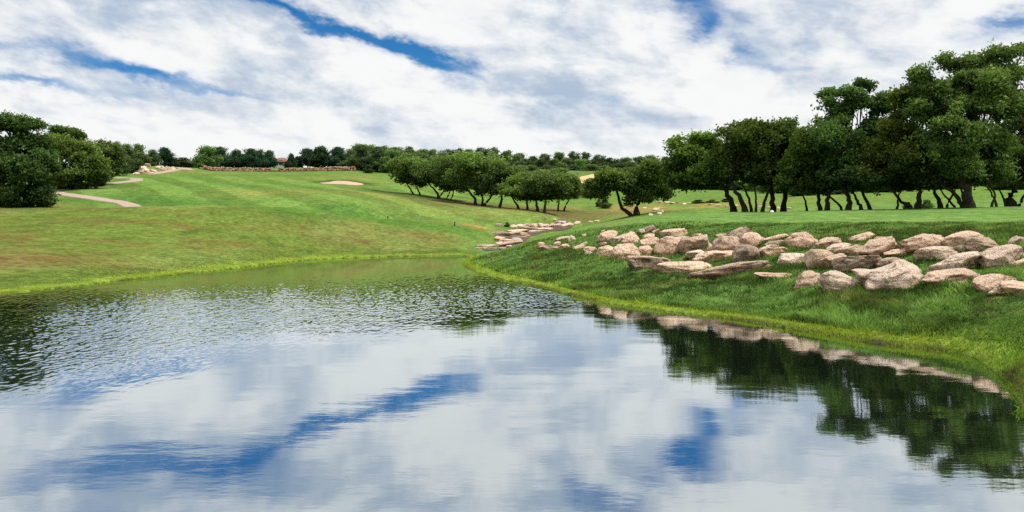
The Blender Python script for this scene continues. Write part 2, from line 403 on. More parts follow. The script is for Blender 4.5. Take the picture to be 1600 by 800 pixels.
# ------------------------------------------------------------------ ground mesh
def ground_colors(x, y, s):
    px = CX + F * x / np.maximum(y, 1.0); r = np.hypot(x, y)
    c = np.empty((len(x), 3))
    fair = np.array([.118, .200, .043]); c[:] = fair
    def blend(mask, col):
        mk = np.clip(mask, 0, 1)[:, None]
        c[:] = c * (1 - mk) + np.array(col) * mk
    n1 = fbm(x * .09, y * .05, seed=21); n2 = fbm(x * .3, y * .3, seed=22); n3 = fbm(x * .9, y * .9, seed=23)
    blend(sstep(-.1, .5, n1) * .5, (.140, .200, .045))
    blend(sstep(.05, .5, n2) * .5, (.088, .170, .036))
    st = fbm(x * .55, y * .22, seed=29) + .6 * fbm(x * 1.3, y * .5, seed=28)
    blend(sstep(.1, .6, st) * .35, (.095, .150, .032)); blend(sstep(.1, .6, -st) * .3, (.175, .240, .06))
    # rough slope on the left of the pond: olive with brown drifts
    rough = sstep(70, 60, y + 2 * n2) * sstep(760, 640, px) * (y > 8)
    blend(rough * .8, (.122, .160, .031))
    blend(rough * sstep(.1, .5, st) * .5, (.075, .115, .024))
    blend(rough * sstep(.0, .4, n2 + .5 * n1) * .4, (.135, .130, .036))
    blend(rough * sstep(.1, .45, n3 * .6 + n2 * .6) * .5, (.145, .098, .034))
    blend(rough * sstep(.05, .5, fbm(x * .22, y * .12, seed=31)) * .5, (.17, .215, .06))
    lower = rough * np.exp(-((s - 6.0) / 2.2) ** 2) * sstep(-.25, .3, fbm(x * .16, y * .16, seed=33))
    blend(lower * .85, (.165, .115, .042))
    band = np.exp(-((y - 58) / 2.2) ** 2) * sstep(150, 300, px) * sstep(560, 470, px)
    blend(band * sstep(-.3, .3, n2) * .5, (.115, .125, .032))
    band2 = np.exp(-((y - 69.5) / 1.6) ** 2) * sstep(590, 640, px) * sstep(780, 745, px)
    blend(band2 * .8 * sstep(-.4, .1, n2), (.34, .20, .075))
    for (bx, by, br, k) in [(330, 271, 6, .5), (545, 299, 7, .45), (585, 280, 9, .4), (60, 318, 3.5, .5), (430, 300, 5, .3), (640, 352, 4, .4), (870, 330, 8, .5), (760, 330, 4, .4), (1010, 322, 9, .6), (1080, 325, 8, .5)]:
        g = ground(bx, by)
        blend(k * np.exp(-(((x - g[0]) / (br * 1.6)) ** 2 + ((y - g[1]) / br) ** 2)) * sstep(-.5, .3, n2), (.30, .21, .07))
    # bare earth under the mid grove and right grove, crown shade painted in
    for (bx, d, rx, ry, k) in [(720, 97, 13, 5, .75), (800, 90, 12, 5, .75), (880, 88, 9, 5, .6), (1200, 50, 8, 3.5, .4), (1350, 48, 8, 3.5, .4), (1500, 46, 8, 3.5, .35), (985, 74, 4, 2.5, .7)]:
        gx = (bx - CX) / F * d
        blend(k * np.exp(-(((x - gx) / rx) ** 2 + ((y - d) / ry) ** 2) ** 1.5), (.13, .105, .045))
    # mown lawn on top of the right bank and the rough, darker bank
    mow = .5 + .5 * np.sin((x * .83 + y * .55) * 2 * np.pi / 7.0)
    fw_ = (y > 62) * sstep(62, 74, y) * sstep(140, 110, y) * sstep(900, 700, px)
    c[:] = c * (1 + fw_ * .15 * (sstep(.35, .65, mow) - .5) * 2)[:, None]
    def line(pts, width, k, col):
        g = np.array([ground(*q)[:2] for q in pts]); dd = np.full(len(x), 1e9)
        for a_, b_ in zip(g[:-1], g[1:]):
            e_ = b_ - a_; t_ = np.clip(((x - a_[0]) * e_[0] + (y - a_[1]) * e_[1]) / (e_ @ e_), 0, 1)
            dd = np.minimum(dd, np.hypot(x - a_[0] - t_ * e_[0], y - a_[1] - t_ * e_[1]))
        blend(k * np.exp(-(dd / (width * (1 + .5 * n2))) ** 2), col)
    line([(455, 329), (510, 331), (560, 337), (610, 345), (650, 352), (700, 357)], 3.0, .8, (.060, .150, .026))  # lush swale green, darkened to stand in for mound shading
    line([(150, 314), (200, 311), (260, 313), (300, 318)], 3.5, .7, (.058, .135, .026))
    line([(560, 290), (600, 300), (640, 307), (700, 316)], 2.0, .75, (.050, .095, .026))  # shadow left of the grove painted into the turf colour
    line([(250, 323.5), (330, 322.5), (430, 323), (480, 327)], 1.6, .5, (.19, .26, .06))
    line([(300, 272), (380, 274), (470, 274)], 5., .6, (.075, .165, .034))
    line([(330, 288), (430, 292), (500, 300)], 4., .35, (.075, .165, .034))
    line([(520, 309), (600, 318), (690, 328), (790, 337)], 2.6, .35, (.165, .235, .055))
    line([(493, 285.2), (510, 284), (521, 281.6), (545, 281.6), (572, 287)], .9, .9, (.045, .065, .02))  # shading of the bunker's back lip painted as a dark line
    line([(580, 291.5), (545, 292), (500, 289)], 1.6, .5, (.19, .22, .06))
    b = on_bank(x, y)
    lawn = sstep(850, 960, px) * (y > 20) * (1 - b) * sstep(75, 60, y)
    blend(lawn * .85, (.132, .232, .058))
    blend(lawn * sstep(.1, .5, fbm(x * .5, y * .3, seed=27)) * .5, (.175, .215, .07))
    blend(lawn * sstep(.05, .5, st) * .4, (.09, .185, .04))
    blend(b * .95, (.085, .155, .036))
    blend(b * sstep(.05, .5, n3) * .5, (.10, .13, .035))
    blend(b * sstep(.2, .6, fbm(x * .7, y * .7, seed=44)) * .45, (.14, .085, .04))
    fr = (1 - sstep(.3, 1.3, s + .4 * n3)) * (s > -1.0) * (y > 4)
    blend(fr * .85, (.21, .29, .04))
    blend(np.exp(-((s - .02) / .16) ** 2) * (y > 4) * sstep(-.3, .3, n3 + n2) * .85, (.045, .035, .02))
    blend((s < -.05) * 1.0, (.03, .035, .02))
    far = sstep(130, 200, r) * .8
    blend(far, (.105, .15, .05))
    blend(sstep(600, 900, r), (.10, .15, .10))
    return c

ang = np.r_[np.arange(-180, -46, 3.0), np.linspace(-46, 46, 620), np.arange(48, 180, 3.0)]
rad = np.r_[np.array([.3, 1, 2, 3]), 4.0 * (440.0 / 4.0) ** (np.arange(430) / 429), [600, 900, 1400, 2200, 3500, 6000]]
A, RR = np.meshgrid(np.radians(ang), rad)
gx, gy = (RR * np.sin(A)).ravel(), (RR * np.cos(A)).ravel()
gz = height(gx, gy); gs = shore_dist(gx, gy)
na, nr = len(ang), len(rad)
ii, jj = np.meshgrid(np.arange(nr - 1), np.arange(na), indexing='ij')
j2 = (jj + 1) % na
gf = np.stack([ii * na + jj, ii * na + j2, (ii + 1) * na + j2, (ii + 1) * na + jj], -1).reshape(-1, 4)[:, ::-1]
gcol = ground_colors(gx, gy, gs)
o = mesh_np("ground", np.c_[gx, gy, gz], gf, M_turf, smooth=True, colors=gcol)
tag(o, "green golf course turf sloping down to the pond on both sides", None, None, "structure")

# pond: a fine sheet whose ripples are real geometry
tx = np.linspace(-.95, .95, 1500); ty = 1.6 * (57 / 1.6) ** (np.arange(1100) / 1099)
WTX, WY = np.meshgrid(tx, ty); WX = WTX * np.maximum(WY, 9.0)
wx, wy = WX.ravel(), WY.ravel()
edge = wy - (1.5 * wx + 20.8) + 3.0 * fbm(wx * .2, wy * .14, seed=81, oct=3)
amp = sstep(-4.5, 3.0, edge) * (1 - .9 * sstep(32, 41, wy)) * (1 - sstep(-.4, 2.2, wx - .07 * wy))
amp *= .38 + .62 * sstep(-.15, .35, fbm(wx * .13, wy * .10, seed=82, oct=3))
strong = np.exp(-((wx - .03 * wy + 1.2) / 4.2) ** 2 - ((wy - 26) / 8.) ** 2) + np.exp(-((wx + 9.5) / 5.5) ** 2 - ((wy - 15) / 7.) ** 2)
amp = amp * (.5 + .75 * np.clip(strong, 0, 1))
def ridge(n): return 1 - np.abs(n)
q1 = .9 * vnoise(wx * .8, wy * .5, seed=88); q2 = .9 * vnoise(wx * .7, wy * .6, seed=89)
ca, sa = math.cos(.35), math.sin(.35)
ux, uy = wx * ca - wy * sa * .45, wy * ca + wx * sa
amp = amp * (1 + .3 * np.clip(np.exp(-((wx + 8.5) / 4.5) ** 2 - ((wy - 17) / 6.) ** 2), 0, 1))
amp = amp * (1 - .6 * sstep(-.56, -.68, wx / wy)) * (.62 + .38 * sstep(13, 20, wy))
hz = .0022 * amp * vnoise(wx * 5.5 + q1, wy * 2.6 + q2, seed=83) + .0050 * amp * vnoise(ux * 12. + q2, uy * 6.0 + q1, seed=84) + .0050 * amp * vnoise(wx * 19., wy * 10. + q1, seed=85) + .0026 * amp * vnoise(wx * 30., wy * 16., seed=90)
hz += .0016 * vnoise(wx * .55, wy * 1.5, seed=86) + .00028 * vnoise(wx * 2.6, wy * 6.0, seed=87)
k = len(tx)
ii, jj = np.meshgrid(np.arange(len(ty) - 1), np.arange(k - 1), indexing='ij')
wf = np.stack([ii * k + jj, ii * k + jj + 1, (ii + 1) * k + jj + 1, (ii + 1) * k + jj], -1).reshape(-1, 4)
o = mesh_np("water", np.c_[wx, wy, hz], wf, M_water, smooth=True)
tag(o, "still pond mirroring clouds and blue sky", None, None, "structure")

# draped sheets: path, bunker, small creek pools
def drape_ribbon(name, pts, width, mat, label, lift=.06):
    pts = np.array(pts)
    fine = []
    n = len(pts)
    for i in range(n - 1):                               # Catmull-Rom in plan
        p0, p1, p2, p3 = pts[max(i - 1, 0)], pts[i], pts[i + 1], pts[min(i + 2, n - 1)]
        for t in np.linspace(0, 1, 14, endpoint=False):
            fine.append(.5 * (2 * p1 + (p2 - p0) * t + (2 * p0 - 5 * p1 + 4 * p2 - p3) * t ** 2 + (-p0 + 3 * p1 - 3 * p2 + p3) * t ** 3))
    fine.append(pts[-1]); fine = np.array(fine)
    tg = np.gradient(fine, axis=0); tg /= np.linalg.norm(tg, axis=1)[:, None] + 1e-9
    nm = np.c_[-tg[:, 1], tg[:, 0]]
    cross = np.linspace(-.5, .5, 7)
    V = []
    for c in cross:
        q = fine + nm * c * width
        V.append(np.c_[q, height(q[:, 0], q[:, 1]) + lift])
    lo, hi = V[0].copy(), V[-1].copy(); lo[:, 2] -= .3; hi[:, 2] -= .3
    V = [lo] + V + [hi]
    m_, n_ = len(V), len(fine)
    V = np.array(V).reshape(-1, 3)
    ii, jj = np.meshgrid(np.arange(m_ - 1), np.arange(n_ - 1), indexing='ij')
    f = np.stack([ii * n_ + jj, ii * n_ + jj + 1, (ii + 1) * n_ + jj + 1, (ii + 1) * n_ + jj], -1).reshape(-1, 4)
    return tag(mesh_np(name, V, f, mat, smooth=False), label, None, None, "structure")

g2 = lambda px, py: ground(px, py)[:2]
path_px = [(196, 318.5), (160, 312.5), (120, 306.5), (88, 302)]
P2 = lambda px, d: np.array([(px - CX) / F * d, d])
drape_ribbon("cart_path", [P2(262, 63.5), P2(228, 66)] + [g2(*p) for p in path_px] + [g2(74, 299.5), g2(95, 296.5), g2(150, 289), g2(196, 284.5), g2(213, 281.3), g2(205, 279.2), g2(180, 277.8)], 1.65, M_path, "pinkish cart path bending in a hairpin up the left slope")
drape_ribbon("cart_path", [g2(225, 272.5), g2(248, 270), g2(265, 267.5), g2(276, 264.5)], 1.6, M_path, "short stretch of cart path below the rocky outcrop")
drape_ribbon("cart_path", [g2(293, 266), g2(288, 264), g2(284, 262.3)], 3.0, M_path, "end of the cart path going over the crest of the hill")

def drape_patch(name, poly_px, mat, label, lift=.05, kind="structure"):
    b = np.array([g2(*p) for p in poly_px]); b = densify(smooth_poly(b, 2), 1.0)
    c = b.mean(0); rings = 8
    V = [np.r_[c, height(*c)[0] + lift]]
    for k in range(1, rings + 1):
        q = c + (b - c) * k / rings
        V += list(np.c_[q, height(q[:, 0], q[:, 1]) + lift])
    q = b + 0; V += list(np.c_[q, height(q[:, 0], q[:, 1]) - .3])
    n = len(b); F_ = []
    for j in range(n):
        j_ = (j + 1) % n
        F_.append((0, 1 + j, 1 + j_, 1 + j_))
        for k in range(rings):
            F_.append((1 + k * n + j, 1 + (k + 1) * n + j, 1 + (k + 1) * n + j_, 1 + k * n + j_))
    me = bpy.data.meshes.new(name)
    me.from_pydata([tuple(map(float, v)) for v in V], [], [tuple(int(i) for i in dict.fromkeys(f)) for f in F_]); me.materials.append(mat)
    o = bpy.data.objects.new(name, me); COL.objects.link(o)
    return tag(o, label, None, None, kind)

drape_patch("bunker", [(494, 286.6), (512, 285.4), (522, 282.8), (540, 283.2), (556, 285.2), (571, 288.3), (560, 290), (545, 289), (522, 287.8)], M_sand, "pale pink sand bunker in the fairway slope")
drape_patch("dry_field", [(895, 292), (906, 276), (922, 272), (940, 272.5), (948, 280), (930, 290)], M_dry, "small tan field of dry grass in front of the far wood")
drape_patch("creek_bed", [(770, 366.5), (786, 361), (830, 357), (868, 352), (900, 348.5), (906, 350), (872, 355.5), (846, 360.5), (826, 366), (814, 378), (798, 387), (776, 387), (783, 377)], M_bed, "dark bed of the creek, laid to shade the gaps between its stones", .03)  # dark sheet added under the stones so their gaps look shaded
for pts, lab in [([(797, 374), (803, 368), (818, 366.5), (812, 373)], "shallow grey pool between the creek slabs"), ([(862, 350.5), (872, 347), (892, 346.4), (884, 350)], "dark upper pool of the creek"), ([(752, 392), (768, 387.5), (785, 387), (772, 392)], "dark trickle where the creek meets the pond")]:
    drape_patch("creek_water", pts, M_creek, lab, .04)

# ------------------------------------------------------------------ boulders
def ico(sub):
    bm = bmesh.new(); bmesh.ops.create_icosphere(bm, subdivisions=sub, radius=1)
    v = np.array([p.co[:] for p in bm.verts]); f = np.array([[q.index for q in p.verts] for p in bm.faces]); bm.free()
    return v, f
ICO = {3: ico(3), 4: ico(4), 5: ico(5)}

def stone_mesh(kind, seed, sub):
    r = np.random.default_rng(seed)
    v, f = ICO[sub]; p = v.copy()
    e = {'s': .55, 'r': .85, 'p': .8, 'b': .6, 'l': .6}[kind]
    p = np.sign(p) * np.abs(p) ** e
    p /= np.abs(p).max(0)
    if kind == 'p':
        t = (p[:, 2] + 1) / 2; p[:, :2] *= (1.05 - .6 * t ** 1.3)[:, None]
    if kind == 'l':                                           # L shape: right end stands up higher
        t = sstep(-.2, .45, p[:, 0]); top = p[:, 2] > 0
        p[:, 2] = np.where(top, p[:, 2] * (.42 + .58 * t), p[:, 2])
    for _ in range(11 if kind != 'r' else 8):
        n = r.normal(size=3); n[2] *= .75; n /= np.linalg.norm(n)
        off = r.uniform(.56, .92); dd = p @ n - off
        p -= np.maximum(dd, 0)[:, None] * n * r.uniform(.8, 1.)
    s = seed % 97 * 3.1
    disp = .15 * fbm(p[:, 0] * 1.6 + s, p[:, 1] * 1.6, p[:, 2] * 1.6, 5, 3) + .10 * fbm(p[:, 0] * 4 + s, p[:, 1] * 4, p[:, 2] * 5, 7, 3)
    strata = .03 * np.sin(p[:, 2] * 13 + 3 * fbm(p[:, 0] * 2 + s, p[:, 1] * 2, p[:, 2], 9, 2))
    nn = p / (np.linalg.norm(p, axis=1)[:, None] + 1e-6)
    p += nn * (disp + strata * (1 - np.abs(nn[:, 2])))[:, None]
    p -= (p.max(0) + p.min(0)) / 2; p /= (p.max(0) - p.min(0)) / 2
    return p, f

def put_stone(px, py, w, h, kind, tilt, mat, label, name="boulder", cat="boulder", group="boulders on the right bank", seed=0, sub=4, deep=.75, bury=.32, d=None, big=1.0):
    """px,py centre and w,h size of the stone's visible face in the photograph; stands where that foot meets the ground"""
    g = ground(px, py + h * .42) if d is None else np.array([(px - CX) / F * d, d, height((px - CX) / F * d, d)[0]])
    sc = g[1] / F
    W, H = w * sc * big, h * sc * (1 - (big - 1) * .3)
    D = min(max(H * 1.1, W * deep), H * 2.2)
    v, f = stone_mesh(kind, seed, sub)
    H2 = H / (1 - bury)
    v = v * np.array([W / 2, D / 2, H2 / 2])
    rs = np.random.default_rng(seed + 5)
    a = R(tilt); ca, sa = math.cos(a), math.sin(a)
    v = v @ np.array([[ca, 0, -sa], [0, 1, 0], [sa, 0, ca]]).T if tilt else v
    b = rs.uniform(-.25, .25); cb, sb = math.cos(b), math.sin(b)
    v = v @ np.array([[cb, -sb, 0], [sb, cb, 0], [0, 0, 1]]).T
    v[:, 2] += H2 / 2 - H2 * bury
    loc = np.array([g[0], g[1] + D * .22, g[2]])
    return tag(mesh_np(name, v, f, mat, smooth=True, loc=loc), label, cat, group)

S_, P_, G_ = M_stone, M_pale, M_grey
B = [  # px, py, w, h, shape, tilt, material, label
 (844, 384, 15, 11, 'r', 0, S_, "small rounded stone at the far left tip of the boulder bank"),
 (858, 388, 30, 9, 's', -6, S_, "low long tan stone just right of the leftmost tip stone"),
 (871, 381, 13, 7, 'r', 15, S_, "small tan stone sitting alone above the left tail of boulders"),
 (882, 386, 16, 9, 'r', 10, S_, "small pale topped stone beside a bare orange earth patch"),
 (906, 387, 20, 9, 's', 0, S_, "flat stone fourth along the bottom row from the left tip"),
 (925, 390, 23, 9, 's', -4, S_, "low slab left of the lumpy stone in the bottom row's tail"),
 (919, 396, 13, 6, 'r', 0, P_, "small pale stone lying lowest in the left tail"),
 (949, 393, 30, 17, 'r', 8, S_, "lumpy brownish boulder left of the broad domed one in the bottom row"),
 (981, 394, 44, 27, 'r', -4, S_, "broad domed brown boulder at the left of the bottom row"),
 (1008, 391, 26, 14, 'p', 14, S_, "tan stone leaning on the right side of the broad domed boulder"),
 (881, 372, 22, 6, 's', 8, S_, "thin flat stone in the grass high above the left tail"),
 (894, 373, 12, 11, 'p', 12, P_, "little pointed pale stone high above the left tail"),
 (914, 368, 9, 5, 'r', 0, S_, "tiny isolated stone in the grass near the upper left of the bank"),
 (949, 370, 32, 16, 's', 22, S_, "tan stone tilted up to the right, alone in the upper left grass"),
 (943, 361, 10, 4, 's', 0, S_, "tiny flat stone at the very top left of the bank"),
 (968, 373, 26, 11, 's', 22, P_, "pale slab sloping up to the right in the upper left"),
 (986, 372, 28, 17, 'p', -6, S_, "angular stone beside the pale sloping slab of the upper left"),
 (989, 365, 14, 7, 'r', 0, S_, "small stone behind the angular one in the upper left"),
 (1013, 358, 22, 9, 's', 22, S_, "narrow stone pointing up right at the top of the left half"),
 (1003, 362, 10, 9, 'r', 0, P_, "small round stone at the left foot of the narrow pointing stone"),
 (915, 381, 18, 6, 's', 18, S_, "thin tilted stone in the middle of the left tail"),
 (942, 382, 13, 5, 's', 8, S_, "thin stone above the lumpy brownish boulder"),
 (1026, 361, 12, 6, 's', 25, S_, "small tilted stone right of the narrow pointing stone"),
 (1014, 369, 19, 9, 'r', 5, S_, "pale tan stone below the narrow pointing stone"),
 (1016, 378, 26, 12, 's', 8, S_, "stone wedged above the one leaning on the broad domed boulder"),
 (1056, 365, 42, 15, 's', 5, S_, "broad stepped slab topmost in the middle left of the bank"),
 (1092, 368, 19, 6, 's', 5, S_, "small flat stone right of the broad stepped slab"),
 (1047, 384, 40, 28, 'b', -12, S_, "blocky brown boulder with a dark left face in the upper middle"),
 (1064, 374, 26, 8, 's', 10, P_, "thin pale stone resting behind the blocky brown boulder"),
 (1091, 382, 50, 30, 'r', 4, S_, "large rough boulder with dark hollows in the upper middle"),
 (1109, 385, 18, 9, 's', 14, P_, "small pale chip in front of the large rough boulder"),
 (1138, 384, 44, 30, 'r', 0, S_, "smooth rounded tan boulder right of the large rough one"),
 (1157, 364, 32, 13, 's', 24, S_, "tan slab pointing up right above the smooth rounded boulder"),
 (1176, 374, 36, 22, 'p', 20, S_, "leaning wedge shaped boulder right of the smooth rounded one"),
 (1209, 374, 44, 9, 's', 15, S_, "long thin slab tilted in the grass right of the leaning wedge"),
 (1212, 381, 30, 9, 's', 10, S_, "short thin slab just below the long thin tilted one"),
 (1128, 368, 20, 6, 's', 0, S_, "low flat stone behind the smooth rounded boulder"),
 (1256, 376, 46, 26, 'p', 0, S_, "pointed boulder standing alone in the upper middle grass"),
 (1090, 397, 34, 12, 's', 4, P_, "small whitish slab under the large rough boulder"),
 (1122, 400, 70, 17, 's', 8, S_, "long low tan slab under the smooth rounded boulder"),
 (1167, 398, 40, 31, 'r', 12, G_, "dark grey rounded boulder in the middle of the bank"),
 (1210, 393, 50, 21, 's', -2, S_, "tan boulder joined to the right of the dark grey one"),
 (1239, 405, 40, 18, 'b', 2, P_, "whitish block with a flat top in the centre grass"),
 (1014, 410, 64, 19, 's', -4, G_, "long slab with a dark brown front in the bottom row"),
 (1073, 418, 92, 18, 's', 2, S_, "very long low slab second from the left in the bottom row's slabs"),
 (1141, 423, 114, 22, 's', 6, S_, "longest slab of all, rising to the right in the bottom row"),
 (1211, 432, 56, 11, 's', -3, S_, "thin flat slab nearly sunk in the grass of the bottom row"),
 (1268, 437, 47, 26, 'p', 10, S_, "tan pointed boulder in the bottom row left of two whitish ones"),
 (1298, 381, 46, 19, 's', 16, S_, "pale tan slab leaning up right beside the lone pointed boulder"),
 (1314, 388, 44, 15, 'r', 6, P_, "smooth pale boulder lying on the leaning slab's right"),
 (1348, 372, 39, 13, 's', 20, S_, "narrow stone pointing up right at the top right of centre"),
 (1331, 393, 46, 16, 's', 12, S_, "tan slab below the smooth pale boulder"),
 (1284, 404, 38, 29, 'b', 4, S_, "upright tan block in the middle right cluster"),
 (1310, 408, 48, 20, 's', 5, S_, "brown slab between the upright block and the grey mottled boulder"),
 (1382, 385, 64, 25, 's', 12, S_, "broad pinkish boulder with a bare orange top edge behind"),
 (1380, 373, 28, 6, 's', 0, S_, "thin orange stone showing behind the broad pinkish boulder"),
 (1408, 395, 44, 12, 's', 6, S_, "flat tan stone half sunk right below the broad pinkish boulder"),
 (1344, 412, 64, 25, 'r', 8, G_, "grey mottled boulder left of the dark one above the largest"),
 (1392, 413, 52, 21, 'r', 0, G_, "dark lichen covered boulder directly behind the largest one"),
 (1406, 431, 98, 49, 'l', 0, P_, "largest boulder, pale grey with a raised right end"),
 (1319, 440, 64, 31, 'b', -6, P_, "whitish cracked boulder left of the largest one"),
 (1452, 377, 70, 25, 'p', 4, S_, "broad pale gabled boulder at the top of the right half"),
 (1511, 374, 58, 24, 's', 12, S_, "long tan boulder sloping up right at the top of the right half"),
 (1546, 382, 50, 22, 'r', -10, S_, "rounded tan boulder sloping down right in the top row"),
 (1472, 396, 56, 21, 's', 4, P_, "pale oblong boulder under the broad gabled one"),
 (1518, 391, 36, 12, 's', -18, G_, "dark flat slab tilted down right under the top row"),
 (1502, 411, 68, 28, 's', 8, P_, "pale smooth boulder with a shadowed left nose, right of centre row"),
 (1496, 434, 88, 25, 'p', 6, S_, "long tan wedge in the bottom row right of the largest boulder"),
 (1574, 400, 60, 31, 'b', 8, P_, "big pinkish block near the right edge"),
 (1592, 378, 28, 17, 's', 18, S_, "tan slab in the top row cut by the right edge"),
 (1597, 413, 26, 15, 's', 15, S_, "small tan stone below the big pinkish block, cut by the right edge"),
 (1558, 440, 60, 21, 's', 16, S_, "tan slab leaning up right, bottom row near the right edge"),
 (1590, 451, 54, 24, 'r', -4, S_, "pinkish boulder lowest at the right edge"),
]
stone_xy = []
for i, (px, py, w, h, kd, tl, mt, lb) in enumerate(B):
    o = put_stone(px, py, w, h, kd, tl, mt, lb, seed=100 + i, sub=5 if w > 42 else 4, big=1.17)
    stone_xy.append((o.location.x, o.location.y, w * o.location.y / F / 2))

# creek stones
CS = [
 (780, 352, 8, 6, 'b', 'pale square stone at the left end of the creek\'s upper row', P_), (803, 354, 9, 6, 'r', 'pale stone right of the small dark bush in the creek', P_),
 (812, 353, 10, 6, 'b', 'second pale stone right of the creek bush', P_), (822, 353, 10, 7, 'b', None, P_), (833, 352.5, 11, 7, 'r', None, P_), (843, 352, 10, 7, 'b', None, P_),
 (852, 352.5, 11, 6, 'r', None, P_), (862, 352, 11, 6, 'b', None, P_), (872, 352, 12, 6, 'r', None, P_), (882, 351.5, 11, 5, 'b', None, P_), (891, 350, 10, 5, 'r', None, P_),
 (902, 348, 9, 5, 'r', 'white stone at the right end of the creek\'s upper row', P_), (876, 346.5, 12, 3.5, 's', 'thin stone along the far side of the dark upper pool', P_), (866, 343.5, 6, 3, 'r', 'lone small stone on the grass above the upper pool', P_),
 (825, 357.5, 20, 5, 's', 'dark topped slab under the middle of the pale row', G_), (848, 357.5, 22, 4.5, 's', 'flat slab under the right half of the pale row', S_), (806, 360.5, 26, 5, 's', 'long slab stepping down below the creek bush', S_), (832, 361, 26, 4, 's', 'thin slab at the right edge of the second creek step', S_),
 (781, 364.5, 26, 7, 's', 'dark fronted slab at the left of the middle creek step', G_), (803, 364, 26, 6, 's', 'pale topped slab forming the lip above the grey pool', S_), (820, 367, 12, 5, 's', 'small slab right of the grey pool', S_),
 (781, 373, 12, 8, 'b', 'square tan stone left of the grey pool', S_), (791, 376, 16, 7, 's', 'low stone in front of the grey pool', S_), (808, 375, 14, 8, 'r', 'rounded pale stone at the near right of the grey pool', P_), (818, 371, 12, 6, 's', 'slanting slab on the creek\'s right bank by the pool', S_),
 (800, 380, 26, 8, 's', 'broad dark slab lowest in the cascade', G_), (781, 381, 13, 7, 'r', 'tan stone at the lower left of the cascade', S_), (795, 385, 8, 4, 'r', 'small stone at the foot of the cascade', P_),
 (760, 384, 22, 5, 's', 'flat pale slab at the pond inlet', P_), (752, 387.5, 14, 3.5, 's', 'thin slab at the waterline left of the inlet', S_), (768, 388.5, 18, 4, 's', 'dark wet slab at the pond inlet', G_), (784, 388, 10, 4, 's', 'small dark stone right of the inlet slabs', G_),
 (923, 346.5, 7, 3, 'r', 'small stone left of the pair on the grass beyond the creek', S_), (933, 345.5, 8, 3, 'r', 'small pale stone right of the pair on the grass beyond the creek', S_),
]
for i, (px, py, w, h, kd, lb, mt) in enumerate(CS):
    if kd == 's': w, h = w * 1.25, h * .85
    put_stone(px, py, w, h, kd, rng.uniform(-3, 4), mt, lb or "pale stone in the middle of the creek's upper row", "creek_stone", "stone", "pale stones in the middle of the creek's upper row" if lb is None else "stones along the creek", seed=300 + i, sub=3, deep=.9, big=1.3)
# stones by the twin trunked tree and in the line across the valley
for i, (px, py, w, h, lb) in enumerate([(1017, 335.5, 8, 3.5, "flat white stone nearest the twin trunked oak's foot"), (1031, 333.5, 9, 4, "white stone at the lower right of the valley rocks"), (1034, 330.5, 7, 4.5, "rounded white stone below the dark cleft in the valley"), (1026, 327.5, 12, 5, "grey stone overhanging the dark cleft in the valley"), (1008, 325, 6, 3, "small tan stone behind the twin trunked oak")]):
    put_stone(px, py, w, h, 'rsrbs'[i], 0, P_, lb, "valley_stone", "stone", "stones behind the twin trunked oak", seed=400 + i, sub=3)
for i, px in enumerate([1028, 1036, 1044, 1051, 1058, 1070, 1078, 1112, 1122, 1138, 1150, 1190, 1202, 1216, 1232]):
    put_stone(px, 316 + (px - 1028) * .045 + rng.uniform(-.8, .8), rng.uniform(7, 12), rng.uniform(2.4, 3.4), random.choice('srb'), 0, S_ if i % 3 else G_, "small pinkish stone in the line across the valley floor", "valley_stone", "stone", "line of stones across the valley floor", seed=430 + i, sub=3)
# rocky outcrop beside the cart path on the left hill
OC = [(188, 263, 10, 5), (196, 261, 12, 5), (203, 266, 14, 6), (211, 262, 14, 7), (218, 268, 16, 7), (212, 271, 14, 5), (222, 262, 14, 7), (230, 258, 12, 6), (228, 266, 14, 6), (238, 267, 14, 6), (234, 270, 12, 4), (246, 262, 12, 6), (254, 264, 13, 6), (262, 263, 12, 6), (270, 263, 10, 6), (252, 258, 13, 4), (264, 258, 14, 5)]
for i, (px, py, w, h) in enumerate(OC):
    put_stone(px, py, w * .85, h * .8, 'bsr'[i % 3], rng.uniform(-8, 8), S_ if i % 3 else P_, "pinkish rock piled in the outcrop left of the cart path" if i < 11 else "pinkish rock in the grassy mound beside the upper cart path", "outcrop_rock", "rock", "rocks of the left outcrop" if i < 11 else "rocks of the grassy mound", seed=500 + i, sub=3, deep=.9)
# rough stone retaining wall along the crest
wall_px = np.linspace(312, 552, 60)
base = []
WV, WF = [], []; off = 0
for c in range(2):
    for i, px in enumerate(wall_px):
        if c == 1 and rng.random() < .18: continue
        if c == 1 and px > 505: pass
        py = np.interp(px, [312, 330, 420, 552], [264.0, 267.2, 268.3, 267.0])
        g = ground(px + rng.uniform(-1, 1), py)
        v, f = stone_mesh(random.choice('bsr'), 600 + i + 100 * c, 3)
        sc = g[1] / F
        hh = (5.6 if px < 500 else 6.6) * sc * .62
        ww = rng.uniform(4.2, 7.0) * sc
        v = v * np.array([ww / 2, .55, hh * rng.uniform(.5, .72)]) + np.array([g[0], g[1] + .6 + .35 * c, g[2] + hh * (.35 + .92 * c)])
        WV.append(v); WF.append(f + off); off += len(v)
o = mesh_np("stone_wall", np.concatenate(WV) - np.array([0, 150., 0]), np.concatenate(WF), M_wallstone, smooth=True, loc=(0, 150, 0))
tag(o, "low rough stone retaining wall along the crest of the fairway", "wall")

